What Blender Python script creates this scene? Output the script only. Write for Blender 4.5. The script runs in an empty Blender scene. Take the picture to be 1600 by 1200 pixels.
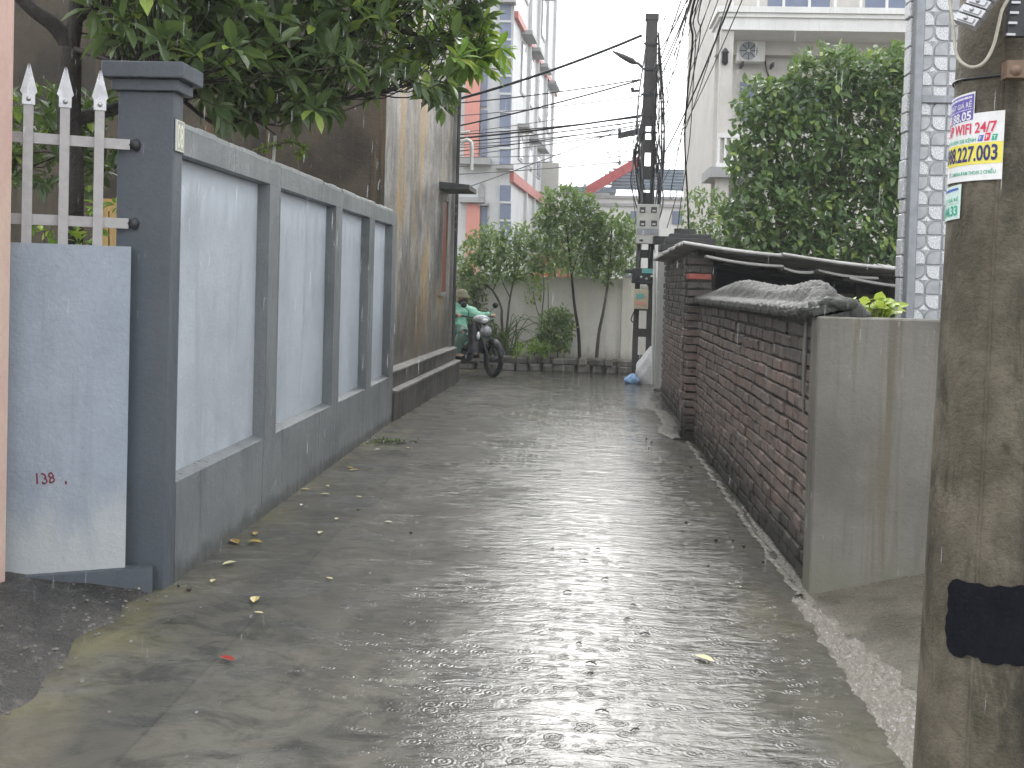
import bpy, math, random
import numpy as np
from mathutils import Vector, Matrix
random.seed(7); RNG = np.random.default_rng(11)
S = bpy.context.scene; COL = S.collection

# ------------------------------------------------------------------ camera
F, EYE = 1700.0, 1.5                       # focal length in photo pixels (1600 wide), eye height
PITCH, ROLL, YAW = math.radians(1.5), math.radians(1.62), -math.atan(98 / F)
SX, SY = 1.2529, -111.2732
_fw = Vector((math.sin(YAW) * math.cos(PITCH), math.cos(YAW) * math.cos(PITCH), -math.sin(PITCH)))
_rt = Vector((math.cos(YAW), -math.sin(YAW), 0)); _up = _rt.cross(_fw)
CR = _rt * math.cos(ROLL) + _up * math.sin(ROLL); CU = -_rt * math.sin(ROLL) + _up * math.cos(ROLL)
CAMP = Vector((0, 0, EYE))
cd = bpy.data.cameras.new('camera'); cam = bpy.data.objects.new('camera', cd); COL.objects.link(cam)
cam.matrix_world = Matrix(((CR.x, CU.x, -_fw.x, 0), (CR.y, CU.y, -_fw.y, 0), (CR.z, CU.z, -_fw.z, EYE), (0, 0, 0, 1)))
cd.sensor_width = 36; cd.lens = F / 1600 * 36; cd.shift_x = SX / 1600; cd.shift_y = SY / 1600
cd.clip_start = .05; cd.clip_end = 900
S.camera = cam
# ------------------------------------------------------------------ world, sun, exposure
SUN_EL, SUN_AZ = math.radians(31), math.radians(7)       # azimuth from +Y towards +X
w = bpy.data.worlds.new('World'); S.world = w; w.use_nodes = True
wn = w.node_tree; wn.nodes.clear()
sky = wn.nodes.new('ShaderNodeTexSky'); sky.sky_type = 'NISHITA'; sky.sun_disc = False
sky.sun_elevation = SUN_EL; sky.sun_rotation = SUN_AZ; sky.dust_density = 6; sky.air_density = 1.0
hs = wn.nodes.new('ShaderNodeHueSaturation'); hs.inputs['Saturation'].default_value = .25
mx = wn.nodes.new('ShaderNodeMix'); mx.data_type = 'RGBA'; mx.inputs[0].default_value = .8
mx.inputs[7].default_value = (13.5, 13.9, 14.5, 1)           # even overcast
bg = wn.nodes.new('ShaderNodeBackground'); bg.inputs['Strength'].default_value = .1
wo = wn.nodes.new('ShaderNodeOutputWorld')
wn.links.new(sky.outputs[0], hs.inputs['Color']); wn.links.new(hs.outputs[0], mx.inputs[6])
wn.links.new(mx.outputs[2], bg.inputs['Color']); wn.links.new(bg.outputs[0], wo.inputs['Surface'])
sl = bpy.data.lights.new('sun', 'SUN'); sl.energy = 1.5; sl.angle = math.radians(48); sl.color = (1, .98, .95)
so = bpy.data.objects.new('sun', sl); COL.objects.link(so)
sd = Vector((math.sin(SUN_AZ) * math.cos(SUN_EL), math.cos(SUN_AZ) * math.cos(SUN_EL), math.sin(SUN_EL)))
so.rotation_euler = sd.to_track_quat('Z', 'Y').to_euler()
S.view_settings.view_transform = 'Standard'; S.view_settings.look = 'None'
S.view_settings.exposure = .92; S.view_settings.gamma = 1; S.view_settings.use_curve_mapping = False
S.cycles.use_adaptive_sampling = True; S.cycles.adaptive_threshold = .03; S.cycles.max_bounces = 5; S.cycles.diffuse_bounces = 3; S.cycles.glossy_bounces = 3; S.cycles.transmission_bounces = 2; S.cycles.volume_bounces = 0; S.cycles.transparent_max_bounces = 8

# ------------------------------------------------------------------ pixel -> place
def ray(u, v): return _fw + CR * ((u - 800 + SX) / F) - CU * ((v - 600 - SY) / F)
def G(u, v, z=0.): d = ray(u, v); return CAMP + d * ((z - EYE) / d.z)
def atY(u, v, Y): d = ray(u, v); return CAMP + d * (Y / d.y)
def atX(u, v, X): d = ray(u, v); return CAMP + d * (X / d.x)
def on_plane(u, v, p0, n): d = ray(u, v); return CAMP + d * ((p0 - CAMP).dot(n) / d.dot(n))

# ------------------------------------------------------------------ mesh builder
class MB:
    def __init__(s): s.v = []; s.f = []; s.sm = []
    def add(s, vs, fs, smooth=False):
        b = len(s.v); s.v += [tuple(v) for v in vs]; s.f += [tuple(i + b for i in f) for f in fs]; s.sm += [smooth] * len(fs); return s
    def box(s, x0, x1, y0, y1, z0, z1):
        vs = [(x, y, z) for z in (z0, z1) for y in (y0, y1) for x in (x0, x1)]
        return s.add(vs, [(0, 2, 3, 1), (4, 5, 7, 6), (0, 1, 5, 4), (2, 6, 7, 3), (0, 4, 6, 2), (1, 3, 7, 5)])
    def bevel_box(s, x0, x1, y0, y1, z0, z1, b=.01):
        # box with chamfered top & vertical edges
        r = lambda d: [(x0 + d, y0 + b), (x0 + b, y0 + d), (x1 - b, y0 + d), (x1 - d, y0 + b), (x1 - d, y1 - b), (x1 - b, y1 - d), (x0 + b, y1 - d), (x0 + d, y1 - b)]
        vs = [(x, y, z0 + b) for x, y in r(0)] + [(x, y, z1 - b) for x, y in r(0)] + [(x, y, z1) for x, y in r(b)] + [(x, y, z0) for x, y in r(b)]
        fs = [(i, (i + 1) % 8, 8 + (i + 1) % 8, 8 + i) for i in range(8)] + [(8 + i, 8 + (i + 1) % 8, 16 + (i + 1) % 8, 16 + i) for i in range(8)]
        fs += [tuple(range(16, 24)), tuple(reversed(range(24, 32)))] + [(24 + i, 24 + (i + 1) % 8, (i + 1) % 8, i) for i in range(8)]
        return s.add(vs, fs)
    def obox(s, c, ax, ay, az):
        c = Vector(c); ax, ay, az = Vector(ax), Vector(ay), Vector(az)
        vs = [c + ax * i + ay * j + az * k for k in (-1, 1) for j in (-1, 1) for i in (-1, 1)]
        return s.add(vs, [(0, 2, 3, 1), (4, 5, 7, 6), (0, 1, 5, 4), (2, 6, 7, 3), (0, 4, 6, 2), (1, 3, 7, 5)])
    def prism(s, pts, off):
        n = len(pts); off = Vector(off); vs = [Vector(p) for p in pts] + [Vector(p) + off for p in pts]
        return s.add(vs, [tuple(range(n)), tuple(reversed(range(n, 2 * n)))] + [(i, n + i, n + (i + 1) % n, (i + 1) % n) for i in range(n)])
    def tube(s, pts, r, n=6, cap=True, smooth=True):
        pts = [Vector(p) for p in pts]; m = len(pts); rs = r if isinstance(r, (list, tuple)) else [r] * m
        vs = []; fs = []; up = None
        for i, p in enumerate(pts):
            d = (pts[min(i + 1, m - 1)] - pts[max(i - 1, 0)])
            d = d.normalized() if d.length > 1e-9 else Vector((0, 0, 1))
            if up is None: up = Vector((0, 0, 1)) if abs(d.z) < .9 else Vector((1, 0, 0))
            a = d.cross(up); a = a.normalized() if a.length > 1e-6 else d.orthogonal().normalized()
            b = d.cross(a).normalized(); up = -b if False else up
            for k in range(n):
                t = 2 * math.pi * k / n; vs.append(p + (a * math.cos(t) + b * math.sin(t)) * rs[i])
        for i in range(m - 1):
            for k in range(n): fs.append((i * n + k, i * n + (k + 1) % n, (i + 1) * n + (k + 1) % n, (i + 1) * n + k))
        s.add(vs, fs, smooth)
        if cap: s.add([vs[k] for k in range(n)], [tuple(range(n))]); s.add([vs[(m - 1) * n + k] for k in range(n)], [tuple(reversed(range(n)))])
        return s
    def lathe(s, c, prof, n=16, axis='Z', smooth=True):
        c = Vector(c); vs = []; fs = []
        for r, h in prof:
            for k in range(n):
                t = 2 * math.pi * k / n; a, b = r * math.cos(t), r * math.sin(t)
                vs.append(c + (Vector((a, b, h)) if axis == 'Z' else Vector((a, h, b)) if axis == 'Y' else Vector((h, a, b))))
        for i in range(len(prof) - 1):
            for k in range(n): fs.append((i * n + k, i * n + (k + 1) % n, (i + 1) * n + (k + 1) % n, (i + 1) * n + k))
        s.add(vs, fs, smooth)
        s.add(vs[:n], [tuple(range(n))]); s.add(vs[-n:], [tuple(reversed(range(n)))])
        return s
    def ellipsoid(s, c, r, nu=12, nv=8, jit=0):
        c = Vector(c); prof = []
        vs = []; fs = []
        for j in range(nv + 1):
            ph = math.pi * j / nv
            for k in range(nu):
                t = 2 * math.pi * k / nu; q = 1 + random.uniform(-jit, jit)
                vs.append(c + Vector((r[0] * math.sin(ph) * math.cos(t), r[1] * math.sin(ph) * math.sin(t), r[2] * math.cos(ph))) * q)
        for j in range(nv):
            for k in range(nu): fs.append((j * nu + k, (j + 1) * nu + k, (j + 1) * nu + (k + 1) % nu, j * nu + (k + 1) % nu))
        return s.add(vs, fs, True)
    def grid(s, fn, nu, nv, smooth=True):
        vs = [fn(i / nu, j / nv) for j in range(nv + 1) for i in range(nu + 1)]
        return s.add(vs, [(j * (nu + 1) + i, j * (nu + 1) + i + 1, (j + 1) * (nu + 1) + i + 1, (j + 1) * (nu + 1) + i) for j in range(nv) for i in range(nu)], smooth)
    def build(s, name, mat, parent=None):
        o0 = WORLD_ORG.get(parent.name, Vector((0, 0, 0))) if parent else Vector((0, 0, 0))
        me = bpy.data.meshes.new(name); me.from_pydata([(v[0] - o0.x, v[1] - o0.y, v[2] - o0.z) for v in s.v], [], s.f)
        me.polygons.foreach_set('use_smooth', s.sm); me.materials.append(mat); me.update()
        return link(name, me, parent, o0)
WORLD_ORG = {}
def link(name, me, parent=None, org=None):
    o = bpy.data.objects.new(name, me); COL.objects.link(o)
    if parent: o.parent = parent
    WORLD_ORG[o.name] = org if org is not None else Vector((0, 0, 0))
    return o
def tag(o, label, cat, group=None):
    o['label'] = label; o['category'] = cat
    if group: o['group'] = group
    return o
def thing(name, label, cat, loc, group=None):
    o = bpy.data.objects.new(name, None); COL.objects.link(o); o.location = loc; o.empty_display_size = .1
    WORLD_ORG[o.name] = Vector(loc); return tag(o, label, cat, group)
def solo(mb, name, mat, loc, label, cat, group=None):
    """a thing that is one mesh, origin at its base"""
    loc = Vector(loc); me = bpy.data.meshes.new(name)
    me.from_pydata([(v[0] - loc.x, v[1] - loc.y, v[2] - loc.z) for v in mb.v], [], mb.f)
    me.polygons.foreach_set('use_smooth', mb.sm); me.materials.append(mat); me.update()
    o = link(name, me, None, loc); o.location = loc
    return tag(o, label, cat, group)
def struct(o, kind='structure'): o['kind'] = kind; return o

# ------------------------------------------------------------------ materials
class NT:
    def __init__(s, name):
        s.m = bpy.data.materials.new(name); s.m.use_nodes = True; s.t = s.m.node_tree; s.t.nodes.clear()
        s.out = s.t.nodes.new('ShaderNodeOutputMaterial'); s.b = s.t.nodes.new('ShaderNodeBsdfPrincipled')
        s.t.links.new(s.b.outputs[0], s.out.inputs['Surface']); s._pos = None
    def set(s, sock, v):
        if isinstance(v, bpy.types.NodeSocket): s.t.links.new(v, sock)
        elif hasattr(sock.default_value, '__len__') and not isinstance(v, (int, float)):
            sock.default_value = tuple(v) + ((1,) if len(sock.default_value) == 4 and len(v) == 3 else ())
        else: sock.default_value = v
    def n(s, typ, inp=None, out=0, **props):
        nd = s.t.nodes.new(typ)
        for k, v in props.items(): setattr(nd, k, v)
        for k, v in (inp or {}).items(): s.set(nd.inputs[k], v)
        return nd.outputs[out]
    def pos(s):
        if s._pos is None: s._pos = s.n('ShaderNodeNewGeometry')
        return s._pos
    def objpos(s): return s.n('ShaderNodeTexCoord', out=3)
    def sv(s, v, sc): return s.n('ShaderNodeVectorMath', {0: v, 1: sc}, operation='MULTIPLY')
    def noise(s, v, scale, detail=4, rough=.55, dist=0., color=False):
        return s.n('ShaderNodeTexNoise', {'Vector': v, 'Scale': scale, 'Detail': detail, 'Roughness': rough, 'Distortion': dist}, out=1 if color else 0)
    def mr(s, f, a, b, c=0., d=1., smooth=True):
        return s.n('ShaderNodeMapRange', {0: f, 1: a, 2: b, 3: c, 4: d}, interpolation_type='SMOOTHSTEP' if smooth else 'LINEAR')
    def mix(s, f, a, b, blend='MIX'):
        nd = s.t.nodes.new('ShaderNodeMix'); nd.data_type = 'RGBA'; nd.blend_type = blend
        s.set(nd.inputs[0], f); s.set(nd.inputs[6], a); s.set(nd.inputs[7], b); return nd.outputs[2]
    def math(s, op, a, b=0., clamp=False): return s.n('ShaderNodeMath', {0: a, 1: b}, operation=op, use_clamp=clamp)
    def xyz(s, v):
        nd = s.t.nodes.new('ShaderNodeSeparateXYZ'); s.set(nd.inputs[0], v); return nd.outputs
    def bump(s, h, strength=.3, dist=.01, normal=None):
        i = {'Height': h, 'Strength': strength, 'Distance': dist}
        if normal is not None: i['Normal'] = normal
        return s.n('ShaderNodeBump', i)
    def fin(s, color=None, rough=None, normal=None, **kw):
        if color is not None: s.set(s.b.inputs['Base Color'], color)
        if rough is not None: s.set(s.b.inputs['Roughness'], rough)
        if normal is not None: s.set(s.b.inputs['Normal'], normal)
        for k, v in kw.items(): s.set(s.b.inputs[k.replace('_', ' ')], v)
        return s.m
def darker(c, k): return tuple(x * k for x in c)
def plaster(name, c, stain=None, amt=.5, streak=.5, rough=.5, bump=.25, foot=None, foot_h=.35, scale=1., drip=None, top=None, top_z=0, top_w=.3, spec=.24):
    """painted / rendered masonry: blotches, downward streaks, dirt at the foot"""
    t = NT(name); p = t.pos(); stain = stain or darker(c, .55)
    big = t.noise(p, 1.3 * scale, 5, .6); col = t.mix(t.math('MULTIPLY', t.mr(big, .38, .68), amt), c, stain)
    st = t.noise(t.sv(p, (9 * scale, 9 * scale, .55 * scale)), 1.6, 5, .65, .4)
    col = t.mix(t.math('MULTIPLY', t.mr(st, .48, .72), streak), col, stain)
    if drip is not None:                                  # pale / coloured runs
        dr = t.noise(t.sv(p, (11, 11, .35)), 1.3, 4, .6, .3); col = t.mix(t.mr(dr, .56, .70, 0, .75), col, drip)
    fine = t.noise(p, 38, 4, .6); col = t.mix(t.mr(fine, .3, .75, 0, .22), col, darker(c, .62))
    z = t.xyz(p)[2]
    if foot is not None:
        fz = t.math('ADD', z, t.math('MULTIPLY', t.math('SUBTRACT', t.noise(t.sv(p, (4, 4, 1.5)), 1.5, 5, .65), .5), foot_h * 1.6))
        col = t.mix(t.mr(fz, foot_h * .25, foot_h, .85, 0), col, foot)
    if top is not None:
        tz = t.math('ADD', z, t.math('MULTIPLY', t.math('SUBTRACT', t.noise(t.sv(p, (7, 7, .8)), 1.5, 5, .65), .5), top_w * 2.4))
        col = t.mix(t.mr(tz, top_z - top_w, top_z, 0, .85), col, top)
    h = t.math('ADD', t.noise(p, 55, 5, .65), t.math('MULTIPLY', t.noise(p, 6, 4, .6), 1.6))
    r = t.mr(st, .35, .7, rough + .12, rough - .12)
    return t.fin(col, r, t.bump(h, bump, .012), Specular_IOR_Level=spec)
def simple(name, c, rough=.5, metal=0., var=.25, scale=20., bump=.1, spec=.34, dirt=None):
    t = NT(name); p = t.pos(); nz = t.noise(p, scale, 5, .6)
    col = t.mix(t.mr(nz, .35, .7, 0, var), c, dirt or darker(c, .45))
    return t.fin(col, t.mr(nz, .3, .7, rough - .06, rough + .1), t.bump(t.noise(p, scale * 3, 3), bump, .004), Metallic=metal, Specular_IOR_Level=spec)
def leafmat(name, c1, c2, c3, young=.06, rough=.3, trans=.25):
    t = NT(name)
    gi = t.t.nodes.new('ShaderNodeNewGeometry'); oi = t.t.nodes.new('ShaderNodeObjectInfo')
    r = t.math('FRACT', t.math('ADD', gi.outputs['Random Per Island'], oi.outputs['Random']))
    r2 = t.math('FRACT', t.math('MULTIPLY', r, 17.31))
    col = t.mix(r2, c1, c2); col = t.mix(t.mr(r, 1 - young * 1.3, 1 - young, smooth=False), col, c3)
    col = t.mix(t.mr(t.noise(t.pos(), 25, 3), .4, .7, 0, .3), col, darker(c1, .5))
    t.fin(col, rough, Specular_IOR_Level=.38)
    tr = t.n('ShaderNodeBsdfTranslucent', {'Color': t.mix(.5, col, (.25, .4, .05))})
    ms = t.t.nodes.new('ShaderNodeMixShader'); ms.inputs[0].default_value = trans
    t.t.links.new(t.b.outputs[0], ms.inputs[1]); t.t.links.new(tr, ms.inputs[2]); t.t.links.new(ms.outputs[0], t.out.inputs['Surface'])
    return t.m

def wet_road():
    t = NT('wet_concrete'); p = t.pos(); x, y, z = t.xyz(p)
    c = t.mix(t.mr(t.noise(p, .55, 5, .6), .35, .65), (.25, .235, .20), (.13, .125, .11))
    c = t.mix(t.mr(t.noise(p, 2.6, 7, .7, .9), .42, .62, 0, .85), c, (.06, .058, .05))
    c = t.mix(t.mr(t.noise(t.sv(p, (1.2, .5, 1)), 1.1, 5, .6), .52, .66, 0, .7), c, (.34, .29, .215))
    c = t.mix(t.mr(t.noise(p, 90, 4, .7), .45, .75, 0, .45), c, (.06, .06, .055))
    wob = t.math('MULTIPLY', t.math('SUBTRACT', t.noise(p, 2.2, 4), .5), .25)
    # mossy edge beside the left wall, darker patched strip with a joint
    moss = t.mr(t.math('ADD', x, t.math('MULTIPLY', wob, 2.2)), -1.95, -1.55, .65, 0)
    c = t.mix(t.math('MULTIPLY', moss, t.mr(t.noise(p, 1.7, 5), .42, .6)), c, (.40, .37, .15))
    mossr = t.mr(t.math('ADD', x, t.math('MULTIPLY', wob, 2.6)), .55, 1.1, 0, .55)
    c = t.mix(t.math('MULTIPLY', mossr, t.mr(t.noise(p, 1.1, 5), .38, .6)), c, (.30, .265, .14))
    strip = t.math('MULTIPLY', t.mr(x, -1.60, -1.55), t.mr(t.math('ADD', x, t.math('MULTIPLY', wob, .12)), -1.37, -1.355, 1, 0))
    c = t.mix(t.math('MULTIPLY', strip, .6), c, (.075, .08, .078))
    joint = t.math('MULTIPLY', t.mr(t.math('ADD', x, t.math('MULTIPLY', wob, .06)), -1.372, -1.362), t.mr(t.math('ADD', x, t.math('MULTIPLY', wob, .06)), -1.358, -1.348, 1, 0))
    c = t.mix(t.math('MULTIPLY', joint, .75), c, (.03, .03, .028))
    # water film: pools are smooth, the rest damp
    pool = t.mr(t.noise(t.sv(p, (.9, .42, 1)), 1.25, 4, .55, .5), .40, .56)
    # rain rings
    def rings(sc, freq, seed):
        v = t.n('ShaderNodeVectorMath', {0: t.sv(p, (1, 1, 0)), 1: (seed, seed * 1.7, 0)}, operation='ADD')
        vo = t.t.nodes.new('ShaderNodeTexVoronoi'); vo.voronoi_dimensions = '2D'; t.set(vo.inputs['Vector'], v); vo.inputs['Scale'].default_value = sc
        d = vo.outputs['Distance']; rnd = t.xyz(vo.outputs['Color'])[0]
        ph = t.math('SINE', t.math('ADD', t.math('MULTIPLY', d, freq), t.math('MULTIPLY', rnd, 30)))
        fall = t.mr(d, .08, .5, 1, 0); return t.math('MULTIPLY', t.math('MULTIPLY', ph, fall), t.mr(rnd, .25, .8))
    rip = t.math('ADD', rings(9, 38, 0), t.math('MULTIPLY', rings(19, 30, 3.3), .6))
    flow = t.math('MULTIPLY', t.noise(t.sv(p, (.6, 1.6, 1)), 19, 4, .6, .9), t.mr(t.noise(t.sv(p, (.7, 1, 1)), 1.9, 3, .6), .36, .62, .25, 1.35)); chop = t.noise(t.sv(p, (.45, 1.25, 1)), 8, 4, .6, .9)
    hw = t.math('ADD', t.math('MULTIPLY', rip, .0010), t.math('ADD', t.math('MULTIPLY', flow, .0036), t.math('MULTIPLY', chop, .0085)))
    grit = t.math('ADD', t.math('MULTIPLY', t.noise(p, 120, 3, .7), .0022), t.math('MULTIPLY', t.noise(p, 30, 4, .6), .004))
    c = t.mix(1.0, c, (.36, .362, .35), 'MULTIPLY')
    gn = t.bump(grit, 1.0, 1.0)
    cam_ = t.math('ADD', t.math('ABSOLUTE', t.math('SUBTRACT', x, .22)), t.math('MULTIPLY', t.math('SUBTRACT', t.noise(t.sv(p, (1, .8, 1)), 1.1, 5, .62, .8), .5), 3.4))
    film = t.mr(cam_, .55, 1.40, 1, 0)                       # water stands along the low middle of the lane
    film = t.math('MAXIMUM', film, t.math('MULTIPLY', t.mr(t.noise(t.sv(p, (.6, 1.3, 1)), 2.3, 5, .65, 1.), .50, .60), .85))
    blot = t.mr(t.noise(t.sv(p, (.8, 1.1, 1)), 4.5, 7, .72, 1.2), .40, .64, .02, .40)      # half-dry and wet blotches
    c = t.mix(t.mr(blot, .02, .40, .3, 0), c, (.20, .185, .15))
    damp = t.math('ADD', hw, t.math('MULTIPLY', grit, .22))
    wn_ = t.bump(t.mix(pool, damp, hw), 1.0, 1.0)
    c = t.mix(t.math('MULTIPLY', pool, .5), c, (.05, .05, .044))
    return t.fin(c, .6, gn, Specular_IOR_Level=.08, Coat_Weight=t.math('MAXIMUM', film, blot), Coat_Roughness=t.math('ADD', t.mr(film, 0, 1, .17, .035), t.math('MULTIPLY', t.math('SUBTRACT', .45, blot), .25)), Coat_IOR=1.42, Coat_Normal=wn_)
M = {}
M['road'] = wet_road()
M['ground'] = simple('earth', (.12, .11, .08), .8, var=.5, scale=3)
M['ramp_dark'] = plaster('dark_wet_ramp', (.052, .048, .043), (.02, .019, .017), .9, .1, .28, 1.2, scale=3., drip=(.13, .12, .105), spec=.5)
M['ramp'] = plaster('wet_ramp', (.15, .135, .105), (.075, .07, .05), .9, .1, .26, .8, scale=3., spec=.5)
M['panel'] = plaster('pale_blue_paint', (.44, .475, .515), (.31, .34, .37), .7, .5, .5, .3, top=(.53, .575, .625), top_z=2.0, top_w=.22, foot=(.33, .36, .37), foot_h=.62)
M['slate'] = plaster('slate_grey_paint', (.10, .115, .132), (.068, .08, .093), .5, .45, .42, .25)
M['slate_wall'] = plaster('slate_grey_wall_paint', (.20, .215, .22), (.11, .122, .127), .7, .75, .38, .35, foot=(.08, .085, .08), foot_h=.12)
M['coping'] = plaster('coping_grey', (.36, .375, .37), (.15, .16, .16), .6, .4, .5, .4)
M['lowwall'] = plaster('pale_blue_low_wall', (.32, .362, .415), (.23, .265, .31), .7, .5, .5, .35, foot=(.43, .45, .45), foot_h=.62)
M['pink'] = plaster('pink_stone', (.62, .42, .36), (.66, .52, .40), .8, .3, .3, .05)
M['steel'] = simple('grey_steel_paint', (.36, .345, .34), .35, .3, .15, 30)
M['silver'] = simple('silver_paint', (.46, .46, .47), .3, .7, .25, 20, .02)
M['iron'] = simple('dark_iron', (.05, .052, .055), .45, .3, .4, 40)
M['plate'] = simple('plate_grey', (.42, .43, .40), .3, .3, .1, 60)
M['cream_ink'] = simple('cream_numerals', (.85, .83, .66), .4, 0, .1, 60)
M['red_ink'] = simple('dark_red_paint', (.17, .02, .03), .6, 0, .5, 60)
def old_render():
    t = NT('stained_render'); p = t.pos(); z = t.xyz(p)[2]
    c = t.mix(t.mr(t.noise(p, 1.1, 6, .65), .35, .65), (.36, .345, .315), (.17, .16, .145))
    run = t.noise(t.sv(p, (2.6, 1.7, .75)), 1.2, 8, .72, 1.6); c = t.mix(t.mr(run, .42, .62, 0, .85), c, (.07, .064, .055))
    och = t.noise(t.sv(p, (2.2, 1.2, .22)), 1.1, 6, .66, .9); c = t.mix(t.mr(och, .51, .62, 0, .8), c, (.42, .27, .10))
    pale = t.noise(t.sv(p, (6, 4, .9)), 1.2, 7, .72, 1.2); c = t.mix(t.mr(pale, .58, .68, 0, .7), c, (.42, .40, .36))
    zz = t.math('ADD', z, t.math('MULTIPLY', t.math('SUBTRACT', t.noise(t.sv(p, (5, 5, .6)), 1.3, 5, .65), .5), 2.6))
    c = t.mix(t.mr(zz, .7, 1.7, .7, 0), c, (.085, .072, .055)); c = t.mix(t.mr(zz, 3.6, 4.6, 0, .5), c, (.05, .047, .042))
    c = t.mix(t.mr(t.noise(p, 24, 5, .7), .45, .7, 0, .5), c, (.045, .042, .036))
    return t.fin(c, .5, t.bump(t.math('ADD', t.noise(p, 40, 5, .65), t.noise(p, 7, 4, .6)), .5, .015), Specular_IOR_Level=.4)
M['house_side'] = old_render()
M['house_front'] = plaster('mossy_brown_render', (.085, .068, .048), (.03, .026, .02), .9, .7, .6, .6, drip=(.14, .09, .045))
M['plinth'] = plaster('black_stained_plinth', (.10, .095, .085), (.035, .033, .03), .9, .8, .45, .5, drip=(.26, .24, .2))
M['concrete'] = plaster('old_concrete', (.25, .24, .22), (.10, .095, .085), .8, .6, .55, .5)
M['dark_concrete'] = plaster('dark_concrete', (.07, .07, .066), (.03, .03, .03), .8, .5, .5, .5)
M['ochre'] = plaster('ochre_wall', (.55, .36, .14), (.30, .2, .1), .5, .5, .6, .3)
M['shutter'] = simple('red_brown_shutter', (.20, .055, .03), .45, 0, .5, 25)
M['pvc'] = simple('pvc_white', (.66, .66, .62), .35, 0, .25, 30)
M['bark'] = plaster('dark_bark', (.055, .048, .042), (.02, .018, .016), .8, .6, .7, 1., scale=4)
M['bark2'] = plaster('grey_bark', (.13, .115, .095), (.06, .052, .045), .8, .6, .7, 1., scale=4)
M['leaf_big'] = leafmat('glossy_leaf', (.058, .092, .042), (.11, .155, .068), (.30, .40, .08), .06, .28, .28)
M['leaf_ficus'] = leafmat('ficus_leaf', (.062, .112, .040), (.13, .205, .068), (.30, .39, .10), .10, .33, .26)
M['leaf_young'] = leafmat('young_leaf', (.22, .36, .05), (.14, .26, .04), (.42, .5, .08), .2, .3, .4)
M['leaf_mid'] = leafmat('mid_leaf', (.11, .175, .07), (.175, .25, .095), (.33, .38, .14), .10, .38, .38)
M['leaf_lime'] = leafmat('lime_leaf', (.42, .52, .05), (.32, .45, .05), (.5, .58, .1), .1, .35, .4)
M['leaf_dry'] = leafmat('dry_leaf', (.35, .22, .05), (.5, .36, .08), (.55, .5, .3), .3, .5, .2)

# ================================================================== SETTING
struct(MB().add([(-300, -60, -.03), (300, -60, -.03), (300, 500, -.03), (-300, 500, -.03)], [(0, 1, 2, 3)]).build('ground', M['ground']))
struct(MB().add([(-14, -8, 0), (14, -8, 0), (14, 19.0, 0), (-14, 19.0, 0)], [(0, 1, 2, 3)]).build('road', M['road']))
def nz(*a): return (math.sin(a[0] * 7.1 + a[1] * 3.3) + math.sin(a[0] * 13.7 - a[1] * 9.1 + 1.3) + math.sin(a[1] * 17.3 + a[0] * 4.1 + 2.1)) / 3
def ramp_l(s, t):                         # s: toe -> back, t: near -> far
    y = 1.5 + (4.99 - 1.5) * t; toe = -1.93 - .03 * math.sin(y * 3) + .06 * nz(y, 2)
    x = toe - s * 2.2; z = .004 + .24 * (s * 2.2) ** .8 * (1 - .12 * t) + .006 * nz(x * 2, y * 2) * min(1, s * 20)
    return (x, y, max(z - .008, -.006) if s == 0 else z)
struct(MB().grid(ramp_l, 40, 60).build('driveway_left', M['ramp_dark']))
def ramp_r(s, t):
    y = 1.5 + (7.6 - 1.5) * t; toe = 1.125 + .02 * nz(y * 1.5, 1) + .012 * (y - 3.5)
    x = toe + s * 3.2; z = -.004 + .235 * s * 3.2 if s else -.006
    return (x, y, z + .004 * nz(x * 3, y * 2))
struct(MB().grid(ramp_r, 50, 70).build('driveway_right', M['ramp']))
# shallow water running along the toe of the right driveway
def water_mat():
    t = NT('running_water'); p = t.pos()
    h = t.math('ADD', t.noise(t.sv(p, (1, .6, 1)), 38, 4, .65, 1.5), t.math('MULTIPLY', t.noise(t.sv(p, (1, .5, 1)), 11, 3, .6, 1), 1.6))
    foam = t.mr(t.noise(t.sv(p, (1.2, .7, 1)), 34, 5, .7, 2.2), .54, .72, 0, .65)
    return t.fin(t.mix(foam, (.22, .20, .165), (.72, .73, .72)), t.mr(foam, 0, 1, .06, .3), t.bump(h, .9, .02), IOR=1.33)
M['water'] = water_mat()
def wob(y, k): return nz(y * k, k)
def foam_r(s, t):
    y = 2.2 + (5.36 - 2.2) * t; wdt = (.05 + .34 * (1 - t) ** .8); x0 = 1.085 + .012 * (y - 3.5) + .018 * wob(y, 3) + .006 * wob(y, 9); x = x0 + s * wdt * (1 + .15 * wob(y, 2.3))
    edge = min(1, 6 * min(s, 1 - s)); xr = x - (1.125 + .012 * (y - 3.5))
    return (x, y, max(0, .235 * xr) - .004 + edge * (.014 + .007 * nz(x * 11, y * 6) + .005 * nz(x * 27, y * 19)))
struct(MB().grid(foam_r, 36, 260).build('runoff_water', M['water']))
def trickle(s, t):
    y = 5.42 + (10.75 - 5.42) * t; x = 1.155 + .02 * wob(y, 1.7) + .012 * wob(y, 6) + (s - .5) * (.035 + .02 * abs(wob(y, 4)))
    return (x, y, .003 + .010 * (1 - abs(2 * s - 1)) + .002 * nz(x * 30, y * 15))
struct(MB().grid(trickle, 6, 260).build('runoff_trickle', M['water']))
def puddle(s, t):
    y = 10.9 + 3.4 * t; x = 1.02 + .02 * wob(y, 2) - .10 * max(0, math.sin((y - 10.9) * 2.7)) + s * .16
    return (x, y, .002 + .012 * min(1, 5 * min(s, 1 - s)) + .003 * nz(x * 20, y * 9))
struct(MB().grid(puddle, 8, 90).build('runoff_puddle', M['water']))
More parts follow.
